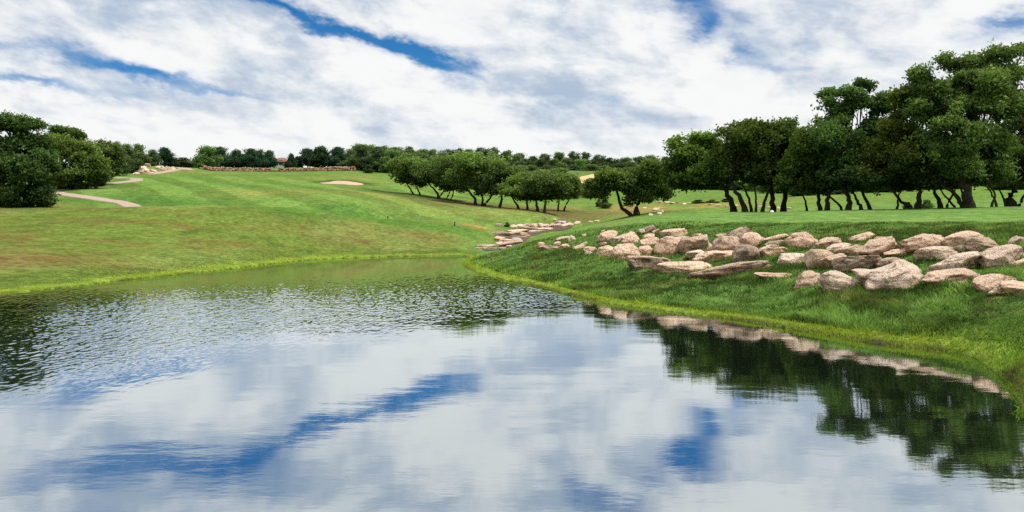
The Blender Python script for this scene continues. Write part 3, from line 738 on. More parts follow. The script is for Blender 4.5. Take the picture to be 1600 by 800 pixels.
# ------------------------------------------------------------------ trees
def tube(pts, radii, sides=7):
    pts = np.array(pts, float); n = len(pts)
    tg = np.gradient(pts, axis=0); tg /= np.linalg.norm(tg, axis=1)[:, None] + 1e-9
    ref = np.where(np.abs(tg[:, [2]]) > .9, np.array([[1., 0, 0]]), np.array([[0, 0, 1.]]))
    u = np.cross(tg, ref); u /= np.linalg.norm(u, axis=1)[:, None] + 1e-9
    w = np.cross(tg, u)
    th = np.arange(sides) / sides * 2 * np.pi
    ring = pts[:, None] + np.array(radii)[:, None, None] * (u[:, None] * np.cos(th)[None, :, None] + w[:, None] * np.sin(th)[None, :, None])
    V = ring.reshape(-1, 3)
    i, j = np.meshgrid(np.arange(n - 1), np.arange(sides), indexing='ij'); j2 = (j + 1) % sides
    Fc = np.stack([i * sides + j, i * sides + j2, (i + 1) * sides + j2, (i + 1) * sides + j], -1).reshape(-1, 4)
    return V, Fc

def bend(a, b, r, n=7, sag=.12):
    a, b = np.array(a), np.array(b); L = np.linalg.norm(b - a)
    k1 = a + (b - a) * .33 + r.normal(size=3) * L * sag; k2 = a + (b - a) * .66 + r.normal(size=3) * L * sag
    t = np.linspace(0, 1, n)[:, None]
    return (1 - t) ** 3 * a + 3 * (1 - t) ** 2 * t * k1 + 3 * (1 - t) * t ** 2 * k2 + t ** 3 * b

def leaves(lobes, n_leaf, size, r, c_dark, c_light, clump=1.0, yellow=0., airy=3.1):
    """lobes: (centre, radii); small leaf quads in sprigs, thinned by noise so that the crown has gaps and light and dark masses"""
    vol = np.array([np.prod(l[1]) ** (2 / 3) for l in lobes]); share = vol / vol.sum()
    zmin = min(l[0][2] - l[1][2] for l in lobes); zmax = max(l[0][2] + l[1][2] for l in lobes)
    o1, o2 = r.uniform(0, 90, 2)
    per = 7
    C, T = [], []
    for (c, rad_), sh in zip(lobes, share):
        m = max(8, int(n_leaf * sh / per * airy))
        u = r.normal(size=(m, 3)); u /= np.linalg.norm(u, axis=1)[:, None]
        q = r.random(m) ** .42 * r.uniform(.86, 1.2, m) * np.where(r.random(m) < .07, 1.18, 1.)
        p = np.array(c) + u * q[:, None] * np.array(rad_)
        wr = .30 * float(np.mean(rad_)); wl_ = .9 * float(np.mean(rad_)) + .25
        p = p + wr * np.stack([vnoise(p[:, 0] / wl_ + k_, p[:, 1] / wl_, p[:, 2] / wl_, 6 + k_) for k_ in range(3)], 1)
        a = clump * 1.15
        f = 1.25 * vnoise(p[:, 0] / a + o1, p[:, 1] / a + o2, p[:, 2] / (a * .75), 3) + .65 * vnoise(p[:, 0] / a * 2.3 + o2, p[:, 1] / a * 2.3, p[:, 2] / a * 2.9 + o1, 4)
        k = np.argsort(-(f + r.normal(0, .22, m) ))[:max(4, int(m / airy))]
        p, f, u, q = p[k], f[k], u[k], q[k]
        n = len(p)
        d = r.normal(size=(n, per, 3)) * size * np.array([.95, .95, .6])
        C.append((p[:, None] + d).reshape(-1, 3))
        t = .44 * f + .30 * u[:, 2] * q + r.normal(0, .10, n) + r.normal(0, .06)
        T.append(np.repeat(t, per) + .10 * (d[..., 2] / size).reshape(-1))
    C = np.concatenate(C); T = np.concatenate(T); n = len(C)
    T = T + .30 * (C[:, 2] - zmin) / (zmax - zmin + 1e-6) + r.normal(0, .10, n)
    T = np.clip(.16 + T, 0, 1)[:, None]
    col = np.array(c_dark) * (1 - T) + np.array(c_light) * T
    if yellow > 0:
        yk = (r.random(n) < yellow)[:, None]; col = np.where(yk, col * np.array([2.2, 1.35, .8]), col)
    nrm = r.normal(size=(n, 3)) + np.array([0, 0, .6]); nrm /= np.linalg.norm(nrm, axis=1)[:, None]
    t1 = np.cross(nrm, r.normal(size=(n, 3))); t1 /= np.linalg.norm(t1, axis=1)[:, None] + 1e-9
    t2 = np.cross(nrm, t1)
    sz = size * r.uniform(.6, 1.35, n)[:, None]
    a = t1 * sz * .62; b = t2 * sz * .38
    V = np.stack([C - a, C - b + a * .1, C + a, C + b + a * .1], 1).reshape(-1, 3)
    Fc = np.arange(4 * n).reshape(-1, 4)
    return V, Fc, np.repeat(col, 4, 0)

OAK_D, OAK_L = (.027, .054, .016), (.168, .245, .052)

def build_tree(name, label, root, stems, lobes, n_leaf, size, seed, tone=None, cat="tree", group=None, cd=OAK_D, cl=OAK_L, clump=1.0, leafmat=None, yellow=0., limbs=True, airy=3.1):
    """root: base point; stems: list of (polyline of 3-D points, base radius); lobes in world space"""
    r = np.random.default_rng(seed)
    e = tag(empty(name, root), label, cat, group)
    TV, TF, off = [], [], 0
    tops = []
    for pts, rad0 in stems:
        pts = np.array(pts); n = 9
        # densify with slight wander
        seg = np.r_[0, np.cumsum(np.linalg.norm(np.diff(pts, axis=0), axis=1))]
        t = np.linspace(0, seg[-1], n)
        q = np.stack([np.interp(t, seg, pts[:, k]) for k in range(3)], 1)
        q[1:-1] = (q[:-2] + 2 * q[1:-1] + q[2:]) / 4
        q[1:-1] += r.normal(size=(n - 2, 3)) * rad0 * .22
        rr = rad0 * (1 - .55 * t / t[-1]); rr[0] *= 1.45; rr[1] *= 1.08
        q[0, 2] -= .35
        V, Fc = tube(q, rr, 9); TV.append(V); TF.append(Fc + off); off += len(V)
        tops.append((q[-1], rr[-1]))
    if limbs:
        for c, rad_ in lobes:
            j = min(range(len(tops)), key=lambda k: np.linalg.norm(tops[k][0] - np.array(c)))
            a, ra = tops[j]
            end = np.array(c) + np.array([0, 0, -.1 * rad_[2]])
            q = bend(a, end, r, 8, .09); rr = np.linspace(ra * .75, max(.02, ra * .22), 8)
            V, Fc = tube(q, rr, 6); TV.append(V); TF.append(Fc + off); off += len(V)
            for _ in range(5):
                u = r.normal(size=3); u[2] = abs(u[2]) * .8; u /= np.linalg.norm(u)
                q2 = bend(q[r.integers(3, 8)], np.array(c) + u * np.array(rad_) * .85, r, 5, .1)
                V, Fc = tube(q2, np.linspace(max(.03, ra * .26), .012, 5), 4); TV.append(V); TF.append(Fc + off); off += len(V)
    root = np.array(root)
    mesh_np("trunk", np.concatenate(TV) - root, np.concatenate(TF), M_bark, e, smooth=True)
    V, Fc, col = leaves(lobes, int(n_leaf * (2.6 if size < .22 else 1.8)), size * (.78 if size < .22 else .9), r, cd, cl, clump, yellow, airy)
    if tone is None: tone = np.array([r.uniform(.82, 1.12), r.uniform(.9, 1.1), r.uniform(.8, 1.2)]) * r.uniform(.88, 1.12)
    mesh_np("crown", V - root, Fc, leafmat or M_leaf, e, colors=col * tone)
    return e

def px_tree(name, label, d, stems_px, lobes_px, n_leaf, size, seed, spread=.75, thick=1.0, **kw):
    """stems: [(pixel polyline from foot up), width in px]; lobes: (px, py, rx, ry) seen at distance d"""
    r = np.random.default_rng(seed + 999)
    sc = d / F
    px0 = stems_px[0][0][0][0]
    x0 = (px0 - CX) / F * d; root = np.array([x0, d, height(x0, d)[0]])
    st = []
    for poly, wpx in stems_px:
        dy = r.uniform(-.5, .5); pts = []
        for k, (a, b) in enumerate(poly):
            p = at(a, b, d + dy * (1 + k * .4))
            if k == 0: p[2] = height(p[0], p[1])[0]
            pts.append(p)
        st.append((pts, wpx * sc * .5))
    lo = []
    for (a, b, rx, ry) in lobes_px:
        dp = rx * sc * spread
        c = at(a, b, d); c[1] += r.uniform(-.6, .6) * max(dp, 1.0)
        lo.append((c, np.array([rx * sc * 1.0, max(dp, .8 * ry * sc), ry * sc * 1.02])))
        if rx > 38:                              # a second, deeper lobe so that the crown has a back as well as a face
            c2 = at(a + r.uniform(-8, 8), b + r.uniform(-2, 6), d); c2[1] += dp * r.choice([-1., 1.]) * r.uniform(.6, 1.)
            lo.append((c2, np.array([rx * sc * .75, dp * .75, ry * sc * .75])))
    return build_tree(name, label, root, st, lo, n_leaf, size, seed, **kw)

GR = "oaks of the right hand grove"
px_tree("oak_tree", "leftmost oak of the right grove with one dark leaning trunk", 52,
        [([(1148, 331), (1143, 315), (1134, 297), (1125, 280)], 10)],
        [(1072, 238, 28, 24), (1098, 224, 34, 18), (1060, 262, 22, 24), (1112, 250, 42, 30), (1090, 277, 42, 14), (1130, 268, 30, 20), (1064, 284, 20, 12)], 17000, .20, 11, group=GR)
px_tree("oak_tree", "round topped oak on several slanting trunks second from the grove's left", 50,
        [([(1166, 331), (1158, 312), (1148, 295), (1140, 280)], 9), ([(1175, 331), (1170, 308), (1160, 290)], 5), ([(1190, 331), (1196, 310), (1204, 292)], 6), ([(1181, 331), (1182, 312), (1178, 285)], 4)],
        [(1158, 214, 40, 22), (1148, 240, 40, 30), (1190, 206, 42, 18), (1182, 238, 42, 32), (1165, 268, 44, 18), (1200, 266, 30, 18)], 19000, .20, 12, group=GR)
px_tree("oak_tree", "brownish topped oak on two straight dark trunks in the grove", 51.5,
        [([(1206, 331), (1206, 300), (1204, 275)], 9), ([(1224, 331), (1226, 300), (1226, 272)], 9)],
        [(1214, 212, 40, 22), (1246, 210, 34, 20), (1232, 242, 46, 32), (1216, 272, 48, 16), (1255, 262, 38, 24)], 17000, .20, 13, group=GR, cl=(.125, .165, .045))
px_tree("oak_tree", "dark oak on a close pair of trunks in the middle of the grove", 47,
        [([(1281, 329), (1280, 305), (1276, 285)], 7), ([(1292, 329), (1294, 305), (1300, 285)], 8), ([(1317, 329), (1306, 314), (1290, 304), (1275, 296)], 4)],
        [(1262, 232, 36, 26), (1272, 258, 44, 30), (1292, 284, 40, 14), (1250, 280, 30, 14)], 13000, .19, 14, group=GR)
px_tree("oak_tree", "tall open topped oak with sky showing through its left crown", 45.5,
        [([(1324, 328), (1331, 316), (1320, 300), (1310, 285)], 9), ([(1348, 327), (1338, 312), (1332, 298)], 6), ([(1362, 326), (1352, 314), (1346, 300), (1350, 282)], 6)],
        [(1302, 146, 16, 9), (1297, 168, 16, 13), (1330, 150, 22, 10), (1352, 132, 14, 10), (1375, 158, 24, 16), (1340, 172, 28, 15), (1316, 190, 26, 14), (1352, 205, 40, 22), (1305, 218, 34, 24), (1322, 250, 46, 28), (1370, 245, 44, 30), (1340, 280, 54, 16)], 24000, .19, 15, airy=4.0, group=GR)
px_tree("oak_tree", "oak with a long trunk leaning far to the left over the lawn", 43.5,
        [([(1434, 325), (1436, 308), (1440, 290)], 10), ([(1428, 325), (1414, 318), (1402, 310), (1394, 298), (1386, 286)], 6), ([(1470, 324), (1464, 306), (1456, 292)], 8)],
        [(1412, 140, 14, 10), (1405, 165, 20, 20), (1428, 170, 24, 20), (1410, 200, 36, 22), (1440, 235, 52, 28), (1388, 240, 44, 26), (1372, 270, 44, 18), (1425, 272, 52, 18)], 21000, .18, 16, airy=4.0, group=GR)
px_tree("oak_tree", "tallest oak with the thickest pale grey trunk in the grove", 41.5,
        [([(1513, 323), (1512, 305), (1508, 288), (1500, 270)], 17), ([(1506, 312), (1488, 298), (1470, 288)], 8), ([(1548, 322), (1556, 305), (1548, 292), (1540, 280)], 4), ([(1558, 322), (1552, 306), (1540, 290)], 4)],
        [(1448, 112, 26, 14), (1488, 94, 30, 14), (1527, 92, 30, 16), (1566, 84, 30, 16), (1470, 138, 42, 18), (1520, 128, 48, 24), (1566, 120, 36, 24), (1452, 170, 36, 24), (1510, 175, 60, 28), (1560, 170, 46, 30), (1480, 215, 56, 30), (1545, 220, 56, 32), (1500, 262, 56, 22), (1550, 268, 46, 18)], 36000, .17, 17, airy=4.0, group=GR, cl=(.14, .215, .046))
px_tree("oak_tree", "bushy many stemmed oak at the right edge of the picture", 44,
        [([(1580, 322), (1580, 300), (1584, 280)], 14), ([(1572, 322), (1566, 305), (1560, 292)], 4), ([(1590, 322), (1600, 305), (1606, 290)], 5), ([(1618, 321), (1618, 298), (1622, 280)], 6)],
        [(1592, 78, 20, 12), (1622, 92, 34, 22), (1606, 130, 36, 30), (1644, 140, 40, 34), (1600, 185, 46, 34), (1650, 200, 46, 40), (1604, 240, 50, 32), (1650, 260, 46, 28), (1590, 280, 40, 14)], 26000, .18, 18, airy=4.0, group=GR, cl=(.155, .215, .048))
px_tree("oak_tree", "thin dark oak on crossed slender trunks behind the leaning one", 49,
        [([(1478, 325), (1486, 308), (1494, 295), (1496, 280)], 4), ([(1494, 325), (1480, 310), (1468, 295)], 4), ([(1506, 324), (1494, 306), (1486, 292)], 5), ([(1508, 324), (1504, 304), (1500, 288)], 5)],
        [(1470, 250, 50, 28), (1510, 240, 50, 32), (1480, 276, 50, 14)], 11000, .2, 19, group=GR)
px_tree("oak_tree", "dark oak filling the back of the grove behind the close pair of trunks", 55,
        [([(1262, 330), (1258, 312), (1250, 296)], 4), ([(1400, 328), (1404, 308), (1410, 290)], 4)],
        [(1250, 240, 44, 30), (1300, 225, 44, 36), (1345, 240, 50, 36), (1400, 225, 50, 36), (1280, 275, 50, 18), (1360, 278, 54, 16), (1420, 270, 46, 18)], 16000, .22, 20, group=GR)

# twin trunked tree in the valley
px_tree("oak_tree", "small twin trunked oak standing alone beside the valley rocks", 72.5,
        [([(990, 338), (976, 331), (968, 320), (966, 306), (962, 294)], 7), ([(994, 337), (995, 322), (1000, 310), (1010, 304), (1018, 298)], 7), ([(1000, 312), (990, 306)], 3)],
        [(935, 290, 20, 9), (950, 278, 26, 10), (965, 287, 30, 14), (982, 300, 16, 16), (932, 300, 16, 6), (1005, 276, 30, 14), (1020, 264, 24, 10), (1025, 285, 24, 18), (1012, 305, 20, 8), (1036, 300, 12, 10)], 17000, .24, 30, cl=(.23, .34, .075), tone=(1, 1, 1), cd=(.05, .09, .025))

# mid grove on the edge of the fairway
MG = "oaks of the grove beside the fairway"
mid = [
 (104, [([(646, 302), (640, 293), (634, 284)], 3)], [(630, 264, 18, 12), (645, 258, 16, 9), (640, 274, 20, 8)], "leftmost leaning oak of the fairway grove"),
 (103, [([(657, 305), (653, 296), (648, 286)], 3)], [(655, 262, 18, 10), (664, 272, 18, 11)], "slim oak second from the left of the fairway grove"),
 (101, [([(686, 311), (684, 302), (674, 292), (668, 286)], 4), ([(686, 311), (692, 300), (700, 292)], 3)], [(680, 258, 20, 12), (672, 272, 20, 12), (694, 268, 20, 14), (690, 282, 20, 8)], "fork trunked oak third from the left of the fairway grove"),
 (98, [([(697, 313), (702, 302), (704, 292)], 3), ([(703, 313), (709, 303), (708, 294)], 3)], [(706, 255, 22, 12), (714, 272, 24, 14), (702, 282, 20, 8)], "oak on two thin curved trunks in the fairway grove"),
 (94, [([(744, 320), (741, 308), (732, 298), (725, 292)], 5), ([(754, 320), (754, 308), (752, 296)], 4), ([(756, 320), (765, 310), (774, 300)], 4)], [(735, 254, 26, 12), (728, 272, 26, 16), (752, 262, 28, 16), (766, 276, 24, 16), (745, 286, 28, 10)], "largest oak in the middle of the fairway grove"),
 (92, [([(780, 318), (784, 308), (786, 298)], 5)], [(780, 268, 22, 12), (792, 280, 22, 13), (776, 290, 18, 8)], "dark oak right of the largest in the fairway grove"),
 (87, [([(811, 324), (804, 314), (798, 306)], 4), ([(824, 325), (823, 314), (824, 304)], 4)], [(806, 288, 20, 10), (820, 282, 22, 10), (812, 298, 22, 9)], "pale leaved low oak with a slanting trunk in the fairway grove"),
 (85, [([(840, 328), (838, 316), (836, 306)], 5), ([(851, 327), (852, 314), (855, 304)], 5)], [(842, 281, 22, 9), (856, 284, 24, 11), (838, 296, 22, 10), (866, 296, 18, 10)], "bright topped low oak on two straight trunks in the fairway grove"),
 (92, [([(872, 318), (874, 308), (880, 298)], 3), ([(880, 316), (890, 309), (898, 303)], 3)], [(878, 284, 18, 9), (868, 292, 16, 9), (886, 294, 14, 8)], "rightmost small oak of the fairway grove"),
]
for i, (d, st, lo, lb) in enumerate(mid):
    lo = [(a, b + 1.5, rx * 1.36, ry * 1.24) for a, b, rx, ry in lo]
    px_tree("oak_tree", lb, d, st, lo, 9500, .27, 50 + i, group=MG, tone=(1., 1., 1.), cl=(.165, .255, .058) if i in (4, 6, 7) else (.14, .215, .052))

# left side trees
px_tree("oak_tree", "big bushy oak at the left edge by the cart path, foliage to the ground", 60,
        [([(20, 326), (22, 305), (28, 280)], 12), ([(40, 326), (44, 300), (50, 270)], 8)],
        [(30, 196, 24, 14), (8, 192, 20, 14), (52, 214, 22, 20), (20, 225, 34, 28), (62, 248, 20, 26), (40, 262, 36, 26), (5, 265, 34, 36), (64, 282, 20, 20), (30, 300, 40, 20), (60, 306, 18, 14), (-5, 310, 30, 14), (76, 262, 9, 16), (78, 313, 10, 6)], 36000, .20, 70, cl=(.14, .215, .055), yellow=.02)
px_tree("oak_tree", "broad green oak behind the cart path right of the edge tree", 88,
        [([(120, 287), (122, 275), (126, 262)], 7), ([(150, 285), (148, 274), (144, 262)], 5)],
        [(100, 226, 26, 14), (120, 238, 30, 16), (98, 254, 28, 18), (140, 250, 26, 16), (110, 272, 34, 11), (88, 268, 20, 15), (150, 268, 22, 12), (125, 279, 24, 6), (95, 280, 24, 6)], 18000, .26, 71, cl=(.13, .205, .05))
px_tree("oak_tree", "oak with leaning crown at the right end of the left hand trees", 94,
        [([(152, 282), (158, 272), (162, 262)], 5)],
        [(150, 236, 22, 14), (168, 238, 22, 14), (162, 256, 24, 15), (146, 264, 22, 16), (178, 250, 12, 14), (156, 274, 18, 10)], 10000, .27, 72, cl=(.14, .21, .055))
px_tree("oak_tree", "tall dark oak whose top rises above the left hand trees", 102,
        [([(95, 285), (96, 255), (98, 225)], 7)],
        [(98, 203, 18, 8), (90, 212, 18, 9), (112, 212, 16, 8), (98, 226, 26, 12)], 8000, .28, 73)

# ------------------------------------------------------------------ far trees: a few prototypes copied one by one
def proto(seed, cd, cl, shape):
    r = np.random.default_rng(seed)
    lobes = []
    for k in range(11):
        a = 2 * np.pi * (k / 8. + r.uniform(-.05, .05)); q = r.uniform(.75, 1.0) if k < 8 else r.uniform(.1, .4)
        z = (r.uniform(2.2, 3.4) if shape == 0 else r.uniform(1.7, 3.2)) if k < 8 else r.uniform(3.6, 4.6)
        lobes.append((np.array([q * 2.0 * math.cos(a), q * 2.0 * math.sin(a), z]), np.array([r.uniform(1.2, 1.6), r.uniform(1.2, 1.6), r.uniform(1.0, 1.35)])))
    lobes.append((np.array([.2, 0, 4.6]), np.array([1.7, 1.7, 1.3])))
    if shape == 1:
        for k in range(6):
            a = k * 1.05 + r.uniform(-.2, .2); lobes.append((np.array([1.9 * math.cos(a), 1.9 * math.sin(a), 1.1]), np.array([1.2, 1.2, .95])))
    st = [([(0, 0, 0), (.2, 0, 1.2), (.1, .1, 2.6)], .2), ([(.1, .1, 0), (-.5, .2, 1.3), (-.9, .3, 2.6)], .13)]
    return build_tree("oak_tree", "x", (0, 0, 0), st, lobes, 6500, .30, seed, cd=cd, cl=cl, leafmat=M_farleaf, clump=1.0)
FD, FL = (.026, .055, .028), (.085, .145, .062)  # bluish distance haze mixed into the far leaf colours
protos = [proto(201, FD, FL, 0), proto(202, FD, (.115, .18, .055), 1), proto(203, FD, FL, 1), proto(204, (.035, .065, .022), (.16, .235, .08), 1), proto(205, FD, (.08, .125, .045), 0), proto(206, (.04, .07, .025), (.19, .25, .10), 1)]
zt = 6.0
used = set()
def far_tree(px, d, py_top, w_px, which, label, group=None, cat="tree", name="oak_tree", zoff=0.):
    p = protos[which]
    x = (px - CX) / F * d; zb = height(x, d)[0] + zoff
    H = CAMZ + (HY - py_top) / F * d - zb
    H = max(H, .45)
    if which in used:
        e = p.copy(); COL.objects.link(e)
        for ch in [c for c in p.children]:
            c = ch.copy(); c.parent = e; COL.objects.link(c)
    else:
        e = p; used.add(which)
    e.name = name
    e.location = (float(x), float(d), float(zb))
    s = w_px * d / F / 6.2
    e.scale = (s, s, H / zt); e.rotation_euler = (0, 0, random.uniform(0, 6.28))
    for k in ("group",):
        if k in e.keys(): del e[k]
    tag(e, label, cat, group)
    return e

CR = "oaks along the crest behind the stone wall"
for px, d, top, w, wh, lb in [
    (198, 125, 226, 34, 1, "dark oak above the left end of the rocky outcrop"), (182, 118, 222, 30, 2, "oak rising behind the leaning crown left of the outcrop"), (216, 138, 226, 30, 1, "rounded dark oak behind the rocky outcrop"),
    (236, 146, 234, 26, 2, "low dark oak between the outcrop and the ragged one"), (258, 152, 231, 27, 0, "ragged dark oak above the grassy mound"), (282, 165, 246, 34, 2, "low dark bush oak at the end of the cart path"), (266, 160, 246, 22, 4, "small dark oak beside the low bush oak"),
    (322, 166, 227, 40, 3, "pale green spreading oak at the left of the crest row"), (345, 172, 231, 34, 0, "dark oak right of the pale spreading one on the crest"), (368, 175, 235, 30, 4, "oak third from the left in the crest row"), (390, 172, 233, 32, 0, "rounded oak in the middle of the crest row"), (408, 176, 235, 30, 4, "oak left of the red roof with white sky below its crown"), (421, 172, 236, 22, 0, "oak beside the red roof at the end of the crest row"),
    (454, 168, 241, 17, 4, "small oak alone right of the red roof"), (482, 176, 233, 36, 0, "flat topped oak left in the right crest row"), (504, 172, 230, 40, 4, "wide dark oak in the right crest row"), (528, 170, 231, 34, 0, "oak in the right crest row above the wall's end"), (546, 168, 234, 26, 1, "dark dense oak closing the right end of the crest row"), (466, 178, 248, 14, 2, "small shrub like oak low on the crest right of the red roof")]:
    far_tree(px, d, top, w * 1.22, wh, lb, CR if px > 300 else "oaks around the rocky outcrop", zoff=-1.15 if px > 300 else 0.)

FW = "trees in the wood on the far hill"
sky_x = [540, 570, 600, 650, 700, 760, 800, 830, 880, 930, 980, 1030, 1080, 1150, 1300, 1650]
sky_y = [232, 224, 226, 231, 236, 230, 236, 243, 238, 243, 248, 245, 244, 246, 250, 250]
for row, (d, drop, step, j) in enumerate([(250, 0, 19, 2.5), (225, 7, 20, 3), (205, 15, 22, 3), (192, 22, 22, 3), (180, 27, 24, 3)]):
    px = 560 + row * 7
    while px < 1130:
        if not (row >= 3 and 880 < px < 965):
            top = np.interp(px, sky_x, sky_y) + drop + rng.uniform(-j, j)
            far_tree(px, d + rng.uniform(-7, 7), top, rng.uniform(30, 42), int(rng.choice([1, 2, 1, 2, 3])), "dark oak crown among many in the wood on the far hill", FW, zoff=-2.2)
        px += step * rng.uniform(.75, 1.25)
DS = "dense oaks right of the stone wall"
for px, d, top, w, wh, lb in [(566, 158, 227, 40, 1, "dark oak at the stone wall's right end"), (590, 156, 230, 44, 2, "dense dark oak behind the low shrub right of the wall"), (612, 154, 233, 46, 3, "pale green bushy oak above the fairway's right edge"), (640, 150, 238, 44, 3, "pale oak behind the leftmost leaning oak"), (576, 150, 258, 16, 1, "low dark shrub at the top right of the fairway"),
    (668, 150, 243, 40, 2, "oak behind the fairway grove's left end"), (700, 146, 246, 42, 1, "oak behind the fairway grove's fork trunked tree"), (735, 145, 248, 42, 2, "oak behind the fairway grove's largest tree"), (775, 142, 254, 42, 3, "pale oak behind the fairway grove's middle"), (812, 140, 262, 42, 5, "light grey green oak behind the fairway grove's right half")]:
    far_tree(px, d, top, w, wh, lb, DS)
LB = "light green scrub before the tan field"
for px, d, top, w, wh, lb in [(845, 138, 265, 44, 5, "light grey green scrub tree left of the tan field"), (875, 134, 270, 40, 3, "scrub tree between the tan field and the fairway grove"), (898, 128, 278, 34, 5, "greyish scrub tree below the tan field"), (890, 122, 290, 30, 3, "low scrub at the right of the fairway grove"),
    (925, 125, 287, 34, 5, "brownish scrub left of the twin trunked oak"), (962, 150, 262, 40, 3, "scrub tree above the twin trunked oak"), (1000, 148, 258, 40, 2, "dark scrub tree behind the twin trunked oak's right crown"), (1024, 152, 249, 34, 3, "pale tree top rising behind the twin trunked oak")]:
    far_tree(px, d, top, w, wh, lb, LB, name="scrub_tree")
VB = "dark bushes on the valley floor"
for px, d, top, w, lb in [(946, 96, 309, 18, "low dark bush left of the twin trunked oak"), (936, 98, 311, 12, "smaller dark bush left of the twin trunked oak"), (1092, 96, 312, 22, "low wide bush left of the round valley bush"), (1114, 95, 312, 22, "round dark bush in the valley left of the grove trunks"), (1135, 97, 317, 18, "small bush right of the round valley bush"), (792, 73, 348.5, 9, "small dark bush among the creek's pale stones")]:
    far_tree(px, d, top, w, 1, lb, VB, "bush", "bush")
for px, d, top, w, lb in [(92, 88.5, 272, 34, "low bushy growth filling the foot of the broad green oak, left half"), (122, 88.5, 273, 34, "low bushy growth filling the foot of the broad green oak, right half"), (152, 92, 270, 28, "low bushy growth at the foot of the leaning crowned oak")]:
    far_tree(px, d, top, w, 1, lb, "bushes under the left hand oaks", "bush", "bush")
RB = "trees across the lawn behind the right grove"
px = 1060
while px < 1680:
    far_tree(px, rng.uniform(118, 150) if px < 1200 else rng.uniform(104, 135), rng.uniform(268, 282) if px > 1180 else rng.uniform(276, 286), rng.uniform(40, 58), int(rng.choice([1, 2, 5, 3])), "tree in the shaded line across the lawn behind the right grove", RB)
    px += rng.uniform(24, 36)
for px, d, top, w, lb in [(1418, 50, 315, 14, "little bush at the foot of the leaning trunk"), (1448, 56, 311, 20, "pale low bush between the grove trunks")]:
    far_tree(px, d, top, w, 3, lb, None, "bush", "bush")

# ------------------------------------------------------------------ house on the crest
def box(verts, faces, x0, x1, y0, y1, z0, z1):
    o = len(verts)
    verts += [(x0, y0, z0), (x1, y0, z0), (x1, y1, z0), (x0, y1, z0), (x0, y0, z1), (x1, y0, z1), (x1, y1, z1), (x0, y1, z1)]
    faces += [(o, o + 3, o + 2, o + 1), (o + 4, o + 5, o + 6, o + 7), (o, o + 1, o + 5, o + 4), (o + 1, o + 2, o + 6, o + 5), (o + 2, o + 3, o + 7, o + 6), (o + 3, o, o + 4, o + 7)]
def pmesh(name, v, f, mat, parent):
    me = bpy.data.meshes.new(name); me.from_pydata(v, [], f); me.materials.append(mat)
    o = bpy.data.objects.new(name, me); COL.objects.link(o); o.parent = parent; return o
d = 190.0; hx = (440 - CX) / F * d; hz = height(hx, d)[0]
roof_top = CAMZ + (HY - 246.5) / F * d - hz
house = tag(empty("house", (hx, d, hz)), "pale house with a red brown roof half hidden behind the crest oaks", "house")
v, f = [], []; box(v, f, -1.5, 1.7, -3, 3, -.5, roof_top - 1.3); pmesh("wall", v, f, M_wall, house)
z0_ = roof_top - 1.3
v = [(-1.9, -3.6, z0_), (2.1, -3.6, z0_), (2.1, 3.6, z0_), (-1.9, 3.6, z0_), (-.6, 0, roof_top), (.8, 0, roof_top)]
pmesh("roof", v, [(0, 1, 5, 4), (1, 2, 5), (2, 3, 4, 5), (3, 0, 4), (3, 2, 1, 0)], M_roof, house)
for wx_ in (-1.1, .3):
    v, f = [], []; box(v, f, wx_, wx_ + .9, -3.06, -2.98, .8, 1.9); pmesh("window", v, f, M_glass, house)

# stakes on the fairway, a white marker by the grove
def stake(px, py, hpx, label, r=.035):
    g = ground(px, py); h = hpx * g[1] / F
    e = tag(empty("marker_stake", g), label, "stake", "thin stakes on the slope below the fairway")
    V, Fc = tube([(0, 0, -.15), (0, 0, h * .5), (.01, 0, h * .92)], [r, r, r], 8); mesh_np("post", V, Fc, M_stake, e, smooth=True)
    V, Fc = tube([(.01, 0, h * .90), (.01, 0, h * .95), (.01, 0, h)], [r * 1.5, r * 1.5, r * .3], 8); mesh_np("cap", V, Fc, M_stake, e, smooth=True)
stake(606, 342, 4.5, "short dark stake on the slope left of the brown strip", .05)
stake(710.5, 353, 6.5, "taller dark stake beside the brown strip of dry grass", .05)
g = ground(1206, 333); vv, ff = ICO[3]
o = mesh_np("tee_marker", vv * np.array([.11, .11, .09]) + np.array([0, 0, .07]), ff, M_white, smooth=True, loc=g)
tag(o, "small white tee marker at the foot of a straight dark trunk", "marker")

# ------------------------------------------------------------------ grass
def blades(xs, ys, hmin, hmax, width, cols, r, lean=.55):
    n = len(xs); z = height(xs, ys)
    base = np.c_[xs, ys, z - .02]
    th = r.uniform(0, 2 * np.pi, n); w = np.c_[np.cos(th), np.sin(th), np.zeros(n)] * (width * r.uniform(.6, 1.3, n))[:, None] / 2
    h = r.uniform(hmin, hmax, n)
    ld = r.uniform(0, 2 * np.pi, n); l = h * np.abs(r.normal(0, lean, n))
    tip = base + np.c_[np.cos(ld) * l, np.sin(ld) * l, h]
    mid = base + np.c_[np.cos(ld) * l * .3, np.sin(ld) * l * .3, h * .6]
    V = np.stack([base - w, base + w, mid + w * .8, tip, mid - w * .8], 1)
    return V, cols

def grass_obj(name, parts, label):
    V = np.concatenate([p[0] for p in parts]); c = np.concatenate([p[1] for p in parts])
    n = len(V); V = V.reshape(-1, 3)
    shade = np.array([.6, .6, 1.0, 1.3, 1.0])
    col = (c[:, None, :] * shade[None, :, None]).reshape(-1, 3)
    Fc = np.arange(5 * n).reshape(-1, 5)
    return tag(mesh_np(name, V, Fc, M_grass, colors=col), label, "grass", None, "stuff")

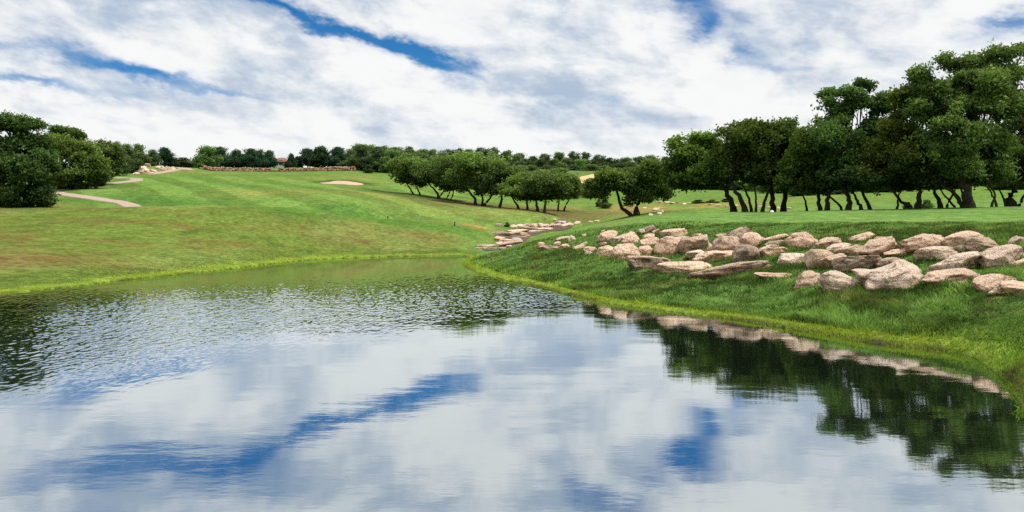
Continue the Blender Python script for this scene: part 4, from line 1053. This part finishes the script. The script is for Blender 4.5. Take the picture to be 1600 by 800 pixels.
def scatter(n, r, pxr, dr, cond):
    px = r.uniform(*pxr, n); u = r.random(n)
    d = np.sqrt(dr[0] ** 2 + (dr[1] ** 2 - dr[0] ** 2) * u)
    # uniform in area-ish, thinned with distance so that cover per pixel stays even
    x = (px - CX) / F * d; s = shore_dist(x, d)
    k = cond(px, d, x, s)
    return x[k], d[k], s[k]

r = np.random.default_rng(77)
DK, MD, LT, YL, BR = np.array([.070, .150, .033]), np.array([.165, .300, .068]), np.array([.265, .400, .11]), np.array([.28, .375, .04]), np.array([.20, .125, .055])
def mixcol(n, a, b, t): return a * (1 - t)[:, None] + b * t[:, None]
parts = []
# rough growth on the right bank
for (d0, d1, num, hm, w) in [(9, 18, 110000, .13, .013), (14, 26, 150000, .13, .017), (22, 36, 110000, .12, .026), (32, 50, 60000, .12, .04)]:
    x, y, s = scatter(num, r, (715, 1720), (d0, d1), lambda px, d, x, s: (s > .35) & (on_bank(x, d) > .25))
    keep = r.random(len(x)) < .35 + 1.1 * np.clip(fbm(x * .8, y * .8, seed=51) + .4, 0, 1); x, y, s = x[keep], y[keep], s[keep]
    n1 = fbm(x * .55, y * .55, seed=52); n2 = fbm(x * 1.7, y * 1.7, seed=53)
    c = mixcol(len(x), DK, MD, np.clip(.5 + n1, 0, 1)); c = mixcol(len(x), c, LT, np.clip(n2 + .1, 0, .8) * .8)
    br = (np.clip(fbm(x * .9, y * .9, seed=54) - .12, 0, .5) * 1.6); c = mixcol(len(x), c, BR, br * (r.random(len(x)) < .6))
    c = c * r.uniform(.6, 1.35, (len(x), 1)) * (.50 + .75 * sstep(-.3, .3, fbm(x * 1.2, y * 1.2, seed=57) + .5 * fbm(x * 3.1, y * 3.1, seed=58)))[:, None]
    lump = .55 + .9 * np.clip(n1 + .45, 0, 1)
    V, c = blades(x, y, hm * .45, hm * 1.25, w, c, r, .6)
    top = 1 - sstep(.25, .9, on_bank(x, y)); V[:, 2:, 2] = V[:, :1, 2] + (V[:, 2:, 2] - V[:, :1, 2]) * (lump * (1 - .6 * top))[:, None]
    parts.append((V, c))
for (sx, sy, sr) in stone_xy:
    n = int(260 * min(sr, 1.2)) + 40
    t = r.uniform(0, 2 * np.pi, n); q = sr * r.uniform(.75, 1.25, n)
    x = sx + np.cos(t) * q; y = sy + np.sin(t) * q * .6
    c = mixcol(n, DK, LT, r.random(n) ** 1.5) * r.uniform(.7, 1.2, (n, 1))
    parts.append(blades(x, y, .06, .20, .018 * max(1, sy / 20), c, r, .6))
grass_obj("bank_grass", parts, "rough dark green growth covering the right bank around the boulders")
parts = []
# bright fringe at the water line
for (d0, d1, num, hm, w) in [(8, 16, 80000, .075, .012), (13, 24, 80000, .08, .016), (20, 44, 80000, .09, .026)]:
    x, y, s = scatter(num, r, (700, 1720), (d0, d1), lambda px, d, x, s: (s > -.30) & (s < 1.25))
    s2 = s + .45 * fbm(x * 1.1, y * 1.1, seed=61)
    k = (s2 < 1.05) & (s2 > -.22 + .3 * fbm(x * 2.2, y * 2.2, seed=62)) & (r.random(len(x)) < .7 + .9 * np.clip(.4 + fbm(x * 1.6, y * 1.6, seed=63), 0, 1)); x, y, s2 = x[k], y[k], s2[k]
    c = mixcol(len(x), YL, MD, np.clip((s2 - .5) / .5, 0, 1) * .8)
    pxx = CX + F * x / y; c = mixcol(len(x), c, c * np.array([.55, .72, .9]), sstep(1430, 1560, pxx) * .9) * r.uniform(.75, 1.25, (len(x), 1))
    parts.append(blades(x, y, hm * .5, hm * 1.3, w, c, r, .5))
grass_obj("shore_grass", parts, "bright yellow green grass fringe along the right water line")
parts = []
for (d0, d1, num, hm, w) in [(22, 34, 90000, .042, .022), (30, 56, 150000, .05, .032)]:
    x, y, s = scatter(num, r, (-60, 745), (d0, d1), lambda px, d, x, s: (s > -.25) & (s < 3.6))
    n1 = fbm(x * .5, y * .5, seed=71)
    s2 = s + .8 * n1
    k = r.random(len(x)) < np.where(s2 < 1.0, 1., .8 * sstep(3.4, 1.0, s2)); x, y, s2, n1 = x[k], y[k], s2[k], n1[k]
    c = mixcol(len(x), YL, np.array([.135, .205, .045]), sstep(.4, 1.3, s2)); br = np.exp(-((s2 - 1.2) / .35) ** 2) * np.clip(fbm(x * .35, y * .35, seed=73) + .1, 0, 1)
    c = mixcol(len(x), c, np.array([.13, .09, .03]), np.clip(br * 1.4, 0, .9)) * r.uniform(.7, 1.3, (len(x), 1))
    V, c = blades(x, y, hm * .5, hm * 1.3 , w, c, r, .6)
    V[:, 2:, 2] += (np.clip(n1, 0, 1) * .012 * (s2 > .8))[:, None]
    parts.append((V, c))
grass_obj("shore_grass", parts, "yellow green grass and tufts along the left water line")
# a few upright reeds on the near right bank
for i, (px, py) in enumerate([(1287, 492), (1292, 494)]):
    g = ground(px, py); e = tag(empty("reed_plant", g), "thin pale reeds standing upright in the bright fringe on the right bank", "plant", "reeds in the right fringe")
    V = []
    for k in range(9):
        b = r.normal(0, .04, 2); h = r.uniform(.25, .42); t = b + r.normal(0, .06, 2)
        w = np.array([.008, 0, 0]); V.append(np.array([[b[0] - .008, b[1], -.03], [b[0] + .008, b[1], -.03], [b[0] * .5 + t[0] * .5 + .006, t[1] * .5, h * .6], [t[0], t[1], h], [b[0] * .5 + t[0] * .5 - .006, t[1] * .5, h * .6]]))
    V = np.array(V).reshape(-1, 3)
    mesh_np("stalks", V, np.arange(len(V)).reshape(-1, 5), M_grass, e, colors=np.tile(np.array([.22, .32, .06]), (len(V), 1)))

# ------------------------------------------------------------------ sky, sun
SUN_EL, SUN_AZ = R(55), R(112)          # azimuth clockwise from +Y (view direction) towards +X
world = bpy.data.worlds.new("World"); scene.world = world; world.use_nodes = True
wt = world.node_tree; wt.nodes.clear()
class W(NT):
    def __init__(s, t): s.t = t
w = W(wt)
out = w.n('ShaderNodeOutputWorld'); bg = w.n('ShaderNodeBackground'); wt.links.new(bg.outputs[0], out.inputs[0])
sky = w.n('ShaderNodeTexSky'); sky.sky_type = 'NISHITA'; sky.sun_disc = False; sky.sun_elevation = SUN_EL; sky.sun_rotation = SUN_AZ
sky.altitude = 300; sky.air_density = 1.0; sky.dust_density = .4; sky.ozone_density = 2.0
tc = w.n('ShaderNodeTexCoord'); dirv = tc.outputs['Generated']
sep = w.n('ShaderNodeSeparateXYZ'); w.l(dirv, sep.inputs[0]); X, Y, Z = sep.outputs
az = w.math('ARCTAN2', X, Y); el = w.math('ARCSINE', Z)
# plane-projected cloud coordinates (a flat deck overhead)
zz = w.math('ADD', w.math('MAXIMUM', Z, 0.0), .16)
cxn = w.n('ShaderNodeCombineXYZ'); w.l(w.math('DIVIDE', X, zz), cxn.inputs[0]); w.l(w.math('DIVIDE', Y, zz), cxn.inputs[1])
deck = cxn.outputs[0]
rot = w.n('ShaderNodeMapping'); rot.inputs['Rotation'].default_value = (0, 0, R(24)); rot.inputs['Scale'].default_value = (.55, 1.25, 1); w.l(deck, rot.inputs['Vector'])
angc = w.n('ShaderNodeCombineXYZ'); w.l(w.math('MULTIPLY_ADD', el, .30, az), angc.inputs[0]); w.l(w.math('MULTIPLY_ADD', az, .16, w.math('MULTIPLY', el, 1.9)), angc.inputs[1]); angc.inputs[2].default_value = 3.7
puff = angc.outputs[0]
n_big = w.noise(puff, 3.6, 6, .55, .35)
n_med = w.noise(puff, 8.5, 8, .6, .25)
n_fine = w.noise(puff, 21., 7, .62, .2)
n_streak = w.noise(rot.outputs[0], 2.2, 7, .6, .4)
# warp of (az, el) for the openings
wn = w.n('ShaderNodeTexNoise'); wn.inputs['Scale'].default_value = 11.; wn.inputs['Detail'].default_value = 7; wn.inputs['Roughness'].default_value = .62; w.l(puff, wn.inputs['Vector'])
wsep = w.n('ShaderNodeSeparateColor'); w.l(wn.outputs['Color'], wsep.inputs[0])
azw = w.math('ADD', az, w.math('MULTIPLY', w.math('SUBTRACT', wsep.outputs[0], .5), .13))
elw = w.math('ADD', el, w.math('MULTIPLY', w.math('SUBTRACT', wsep.outputs[1], .5), .06))
def ae(px, py):
    v = np.array([(px - CX) / F, 1, (HY - py) / F]); return math.atan2(v[0], v[1]), math.asin(v[2] / np.linalg.norm(v))
def blob(px, py, rx, ry, ang, k):
    """gaussian opening in the cloud deck around a sky direction"""
    a0, e0 = ae(px, py); sx, sy = rx / F, ry / F
    c, s = math.cos(R(ang)), math.sin(R(ang))
    da = w.math('SUBTRACT', azw, a0); de = w.math('SUBTRACT', elw, e0)
    u = w.math('MULTIPLY_ADD', da, c / sx, w.math('MULTIPLY', de, s / sx))
    v = w.math('MULTIPLY_ADD', da, -s / sy, w.math('MULTIPLY', de, c / sy))
    q = w.math('MULTIPLY_ADD', u, u, w.math('MULTIPLY', v, v))
    return w.math('MULTIPLY', w.math('POWER', 2.718, w.math('MULTIPLY', q, -1.0)), k)
blue = [(330, -20, 80, 15, 8, .65), (170, -34, 110, 16, 4, .55), (430, 6, 70, 13, -14, 1.0), (490, 26, 75, 13, -18, 1.05), (560, 44, 60, 14, -20, 1.25), (630, 70, 55, 15, -24, 1.35), (690, 97, 55, 20, -20, 1.5), (738, 113, 26, 11, -10, .7), (1080, -26, 60, 26, 10, .9), (1015, -52, 60, 22, 30, .9),
        (20, 66, 80, 10, -4, .95), (170, 100, 60, 13, -14, 1.2), (245, 120, 55, 9, -6, 1.05), (50, 124, 85, 9, 0, 1.3), (330, 148, 90, 9, -8, .7), (200, 144, 40, 6, 0, .5),
        (1100, 8, 62, 34, -20, 1.2), (1092, 46, 26, 18, 0, 1.0), (1160, 84, 36, 20, -40, 1.1), (1222, 108, 28, 13, 0, .85), (1262, 80, 50, 14, 25, .4), (1594, 34, 44, 18, 20, 1.15), (1548, 44, 30, 7, 0, .45), (1280, 22, 60, 26, 20, .35),
        (870, 165, 40, 20, -60, .35), (960, 168, 70, 9, -14, .35), (340, 150, 90, 8, -6, .4), (780, 62, 60, 20, -30, .35),
        (380, -40, 190, 30, 10, .7), (100, -45, 140, 28, 0, .6), (940, -82, 110, 24, 22, 1.15), (700, -110, 120, 20, 20, .5), (1300, -80, 90, 20, 30, .4), (250, -110, 160, 30, 5, .6), (1500, -60, 70, 20, 0, .4)]
acc = None
for b in blue:
    q = blob(*b); acc = q if acc is None else w.math('ADD', acc, q)
grey = [(820, 75, 170, 60, -25, .75), (890, 150, 130, 40, -20, .65), (1250, 40, 120, 50, 20, .5), (330, 20, 200, 40, -10, .45), (200, 100, 260, 60, -10, .35), (960, 160, 120, 20, -10, .45), (1100, 190, 200, 14, 0, .4), (360, 205, 260, 12, -3, .35), (1330, 95, 120, 40, 0, .4), (300, -75, 420, 55, 0, .95), (950, -85, 220, 50, 20, .7), (500, 40, 300, 30, -12, .3), (120, 20, 160, 30, 0, .35), (1350, -75, 200, 40, 0, .45)]
gacc = None
for b in grey:
    q = blob(*b); gacc = q if gacc is None else w.math('ADD', gacc, q)
thick = w.math('MULTIPLY_ADD', w.math('SUBTRACT', n_med, .5), .95, w.math('MULTIPLY', w.math('SUBTRACT', n_fine, .5), .7))
gap = w.math('SUBTRACT', acc, w.math('MULTIPLY_ADD', thick, .9, .0))
gap = w.math('MULTIPLY', gap, w.maprange(el, .03, .10, .0, 1.))
far_up = w.maprange(el, .36, .7)
gap = w.math('ADD', gap, w.math('MULTIPLY', far_up, w.math('MULTIPLY', w.math('SUBTRACT', n_big, .48), 3.0)))
openf = w.maprange(w.math('ADD', gap, w.math('MULTIPLY', w.math('SUBTRACT', n_fine, .5), 1.3)), .05, 1.75)
gfac = w.math('ADD', w.math('MULTIPLY', gacc, .52), w.math('MULTIPLY_ADD', w.math('SUBTRACT', n_big, .50), 1.5, w.math('MULTIPLY', w.math('SUBTRACT', n_med, .49), 2.3)))
gfac = w.math('ADD', gfac, w.math('MULTIPLY_ADD', w.math('SUBTRACT', n_fine, .5), 1.3, w.math('MULTIPLY', w.math('SUBTRACT', n_streak, .5), .7)))
gfac = w.math('MULTIPLY', w.maprange(gfac, -.12, .88), w.maprange(el, .01, .15, .45, 1.))
cloud = w.mix(gfac, (.94, .95, .945), (.45, .55, .69))
blue_c = w.mix(1., sky.outputs[0], (.014, .072, .125), 'MULTIPLY')
hz_ = w.mix(w.maprange(el, .0, .30), (.16, .38, .60), (.022, .165, .42))
blue_c = w.mix(.65, blue_c, hz_)
skyc = w.mix(openf, cloud, blue_c)
lift = w.maprange(el, .40, 1.1, 1., 1.75)
skyc = w.mix(1., skyc, lift, 'MULTIPLY')
w.l(skyc, bg.inputs[0]); bg.inputs[1].default_value = 1.0

sun = bpy.data.lights.new("sun", 'SUN'); sun.energy = 3.5; sun.angle = R(4); sun.color = (1., .95, .87)
so = bpy.data.objects.new("sun", sun); COL.objects.link(so)
dv = Vector((math.sin(SUN_AZ) * math.cos(SUN_EL), math.cos(SUN_AZ) * math.cos(SUN_EL), math.sin(SUN_EL)))
so.rotation_euler = dv.to_track_quat('Z', 'Y').to_euler()
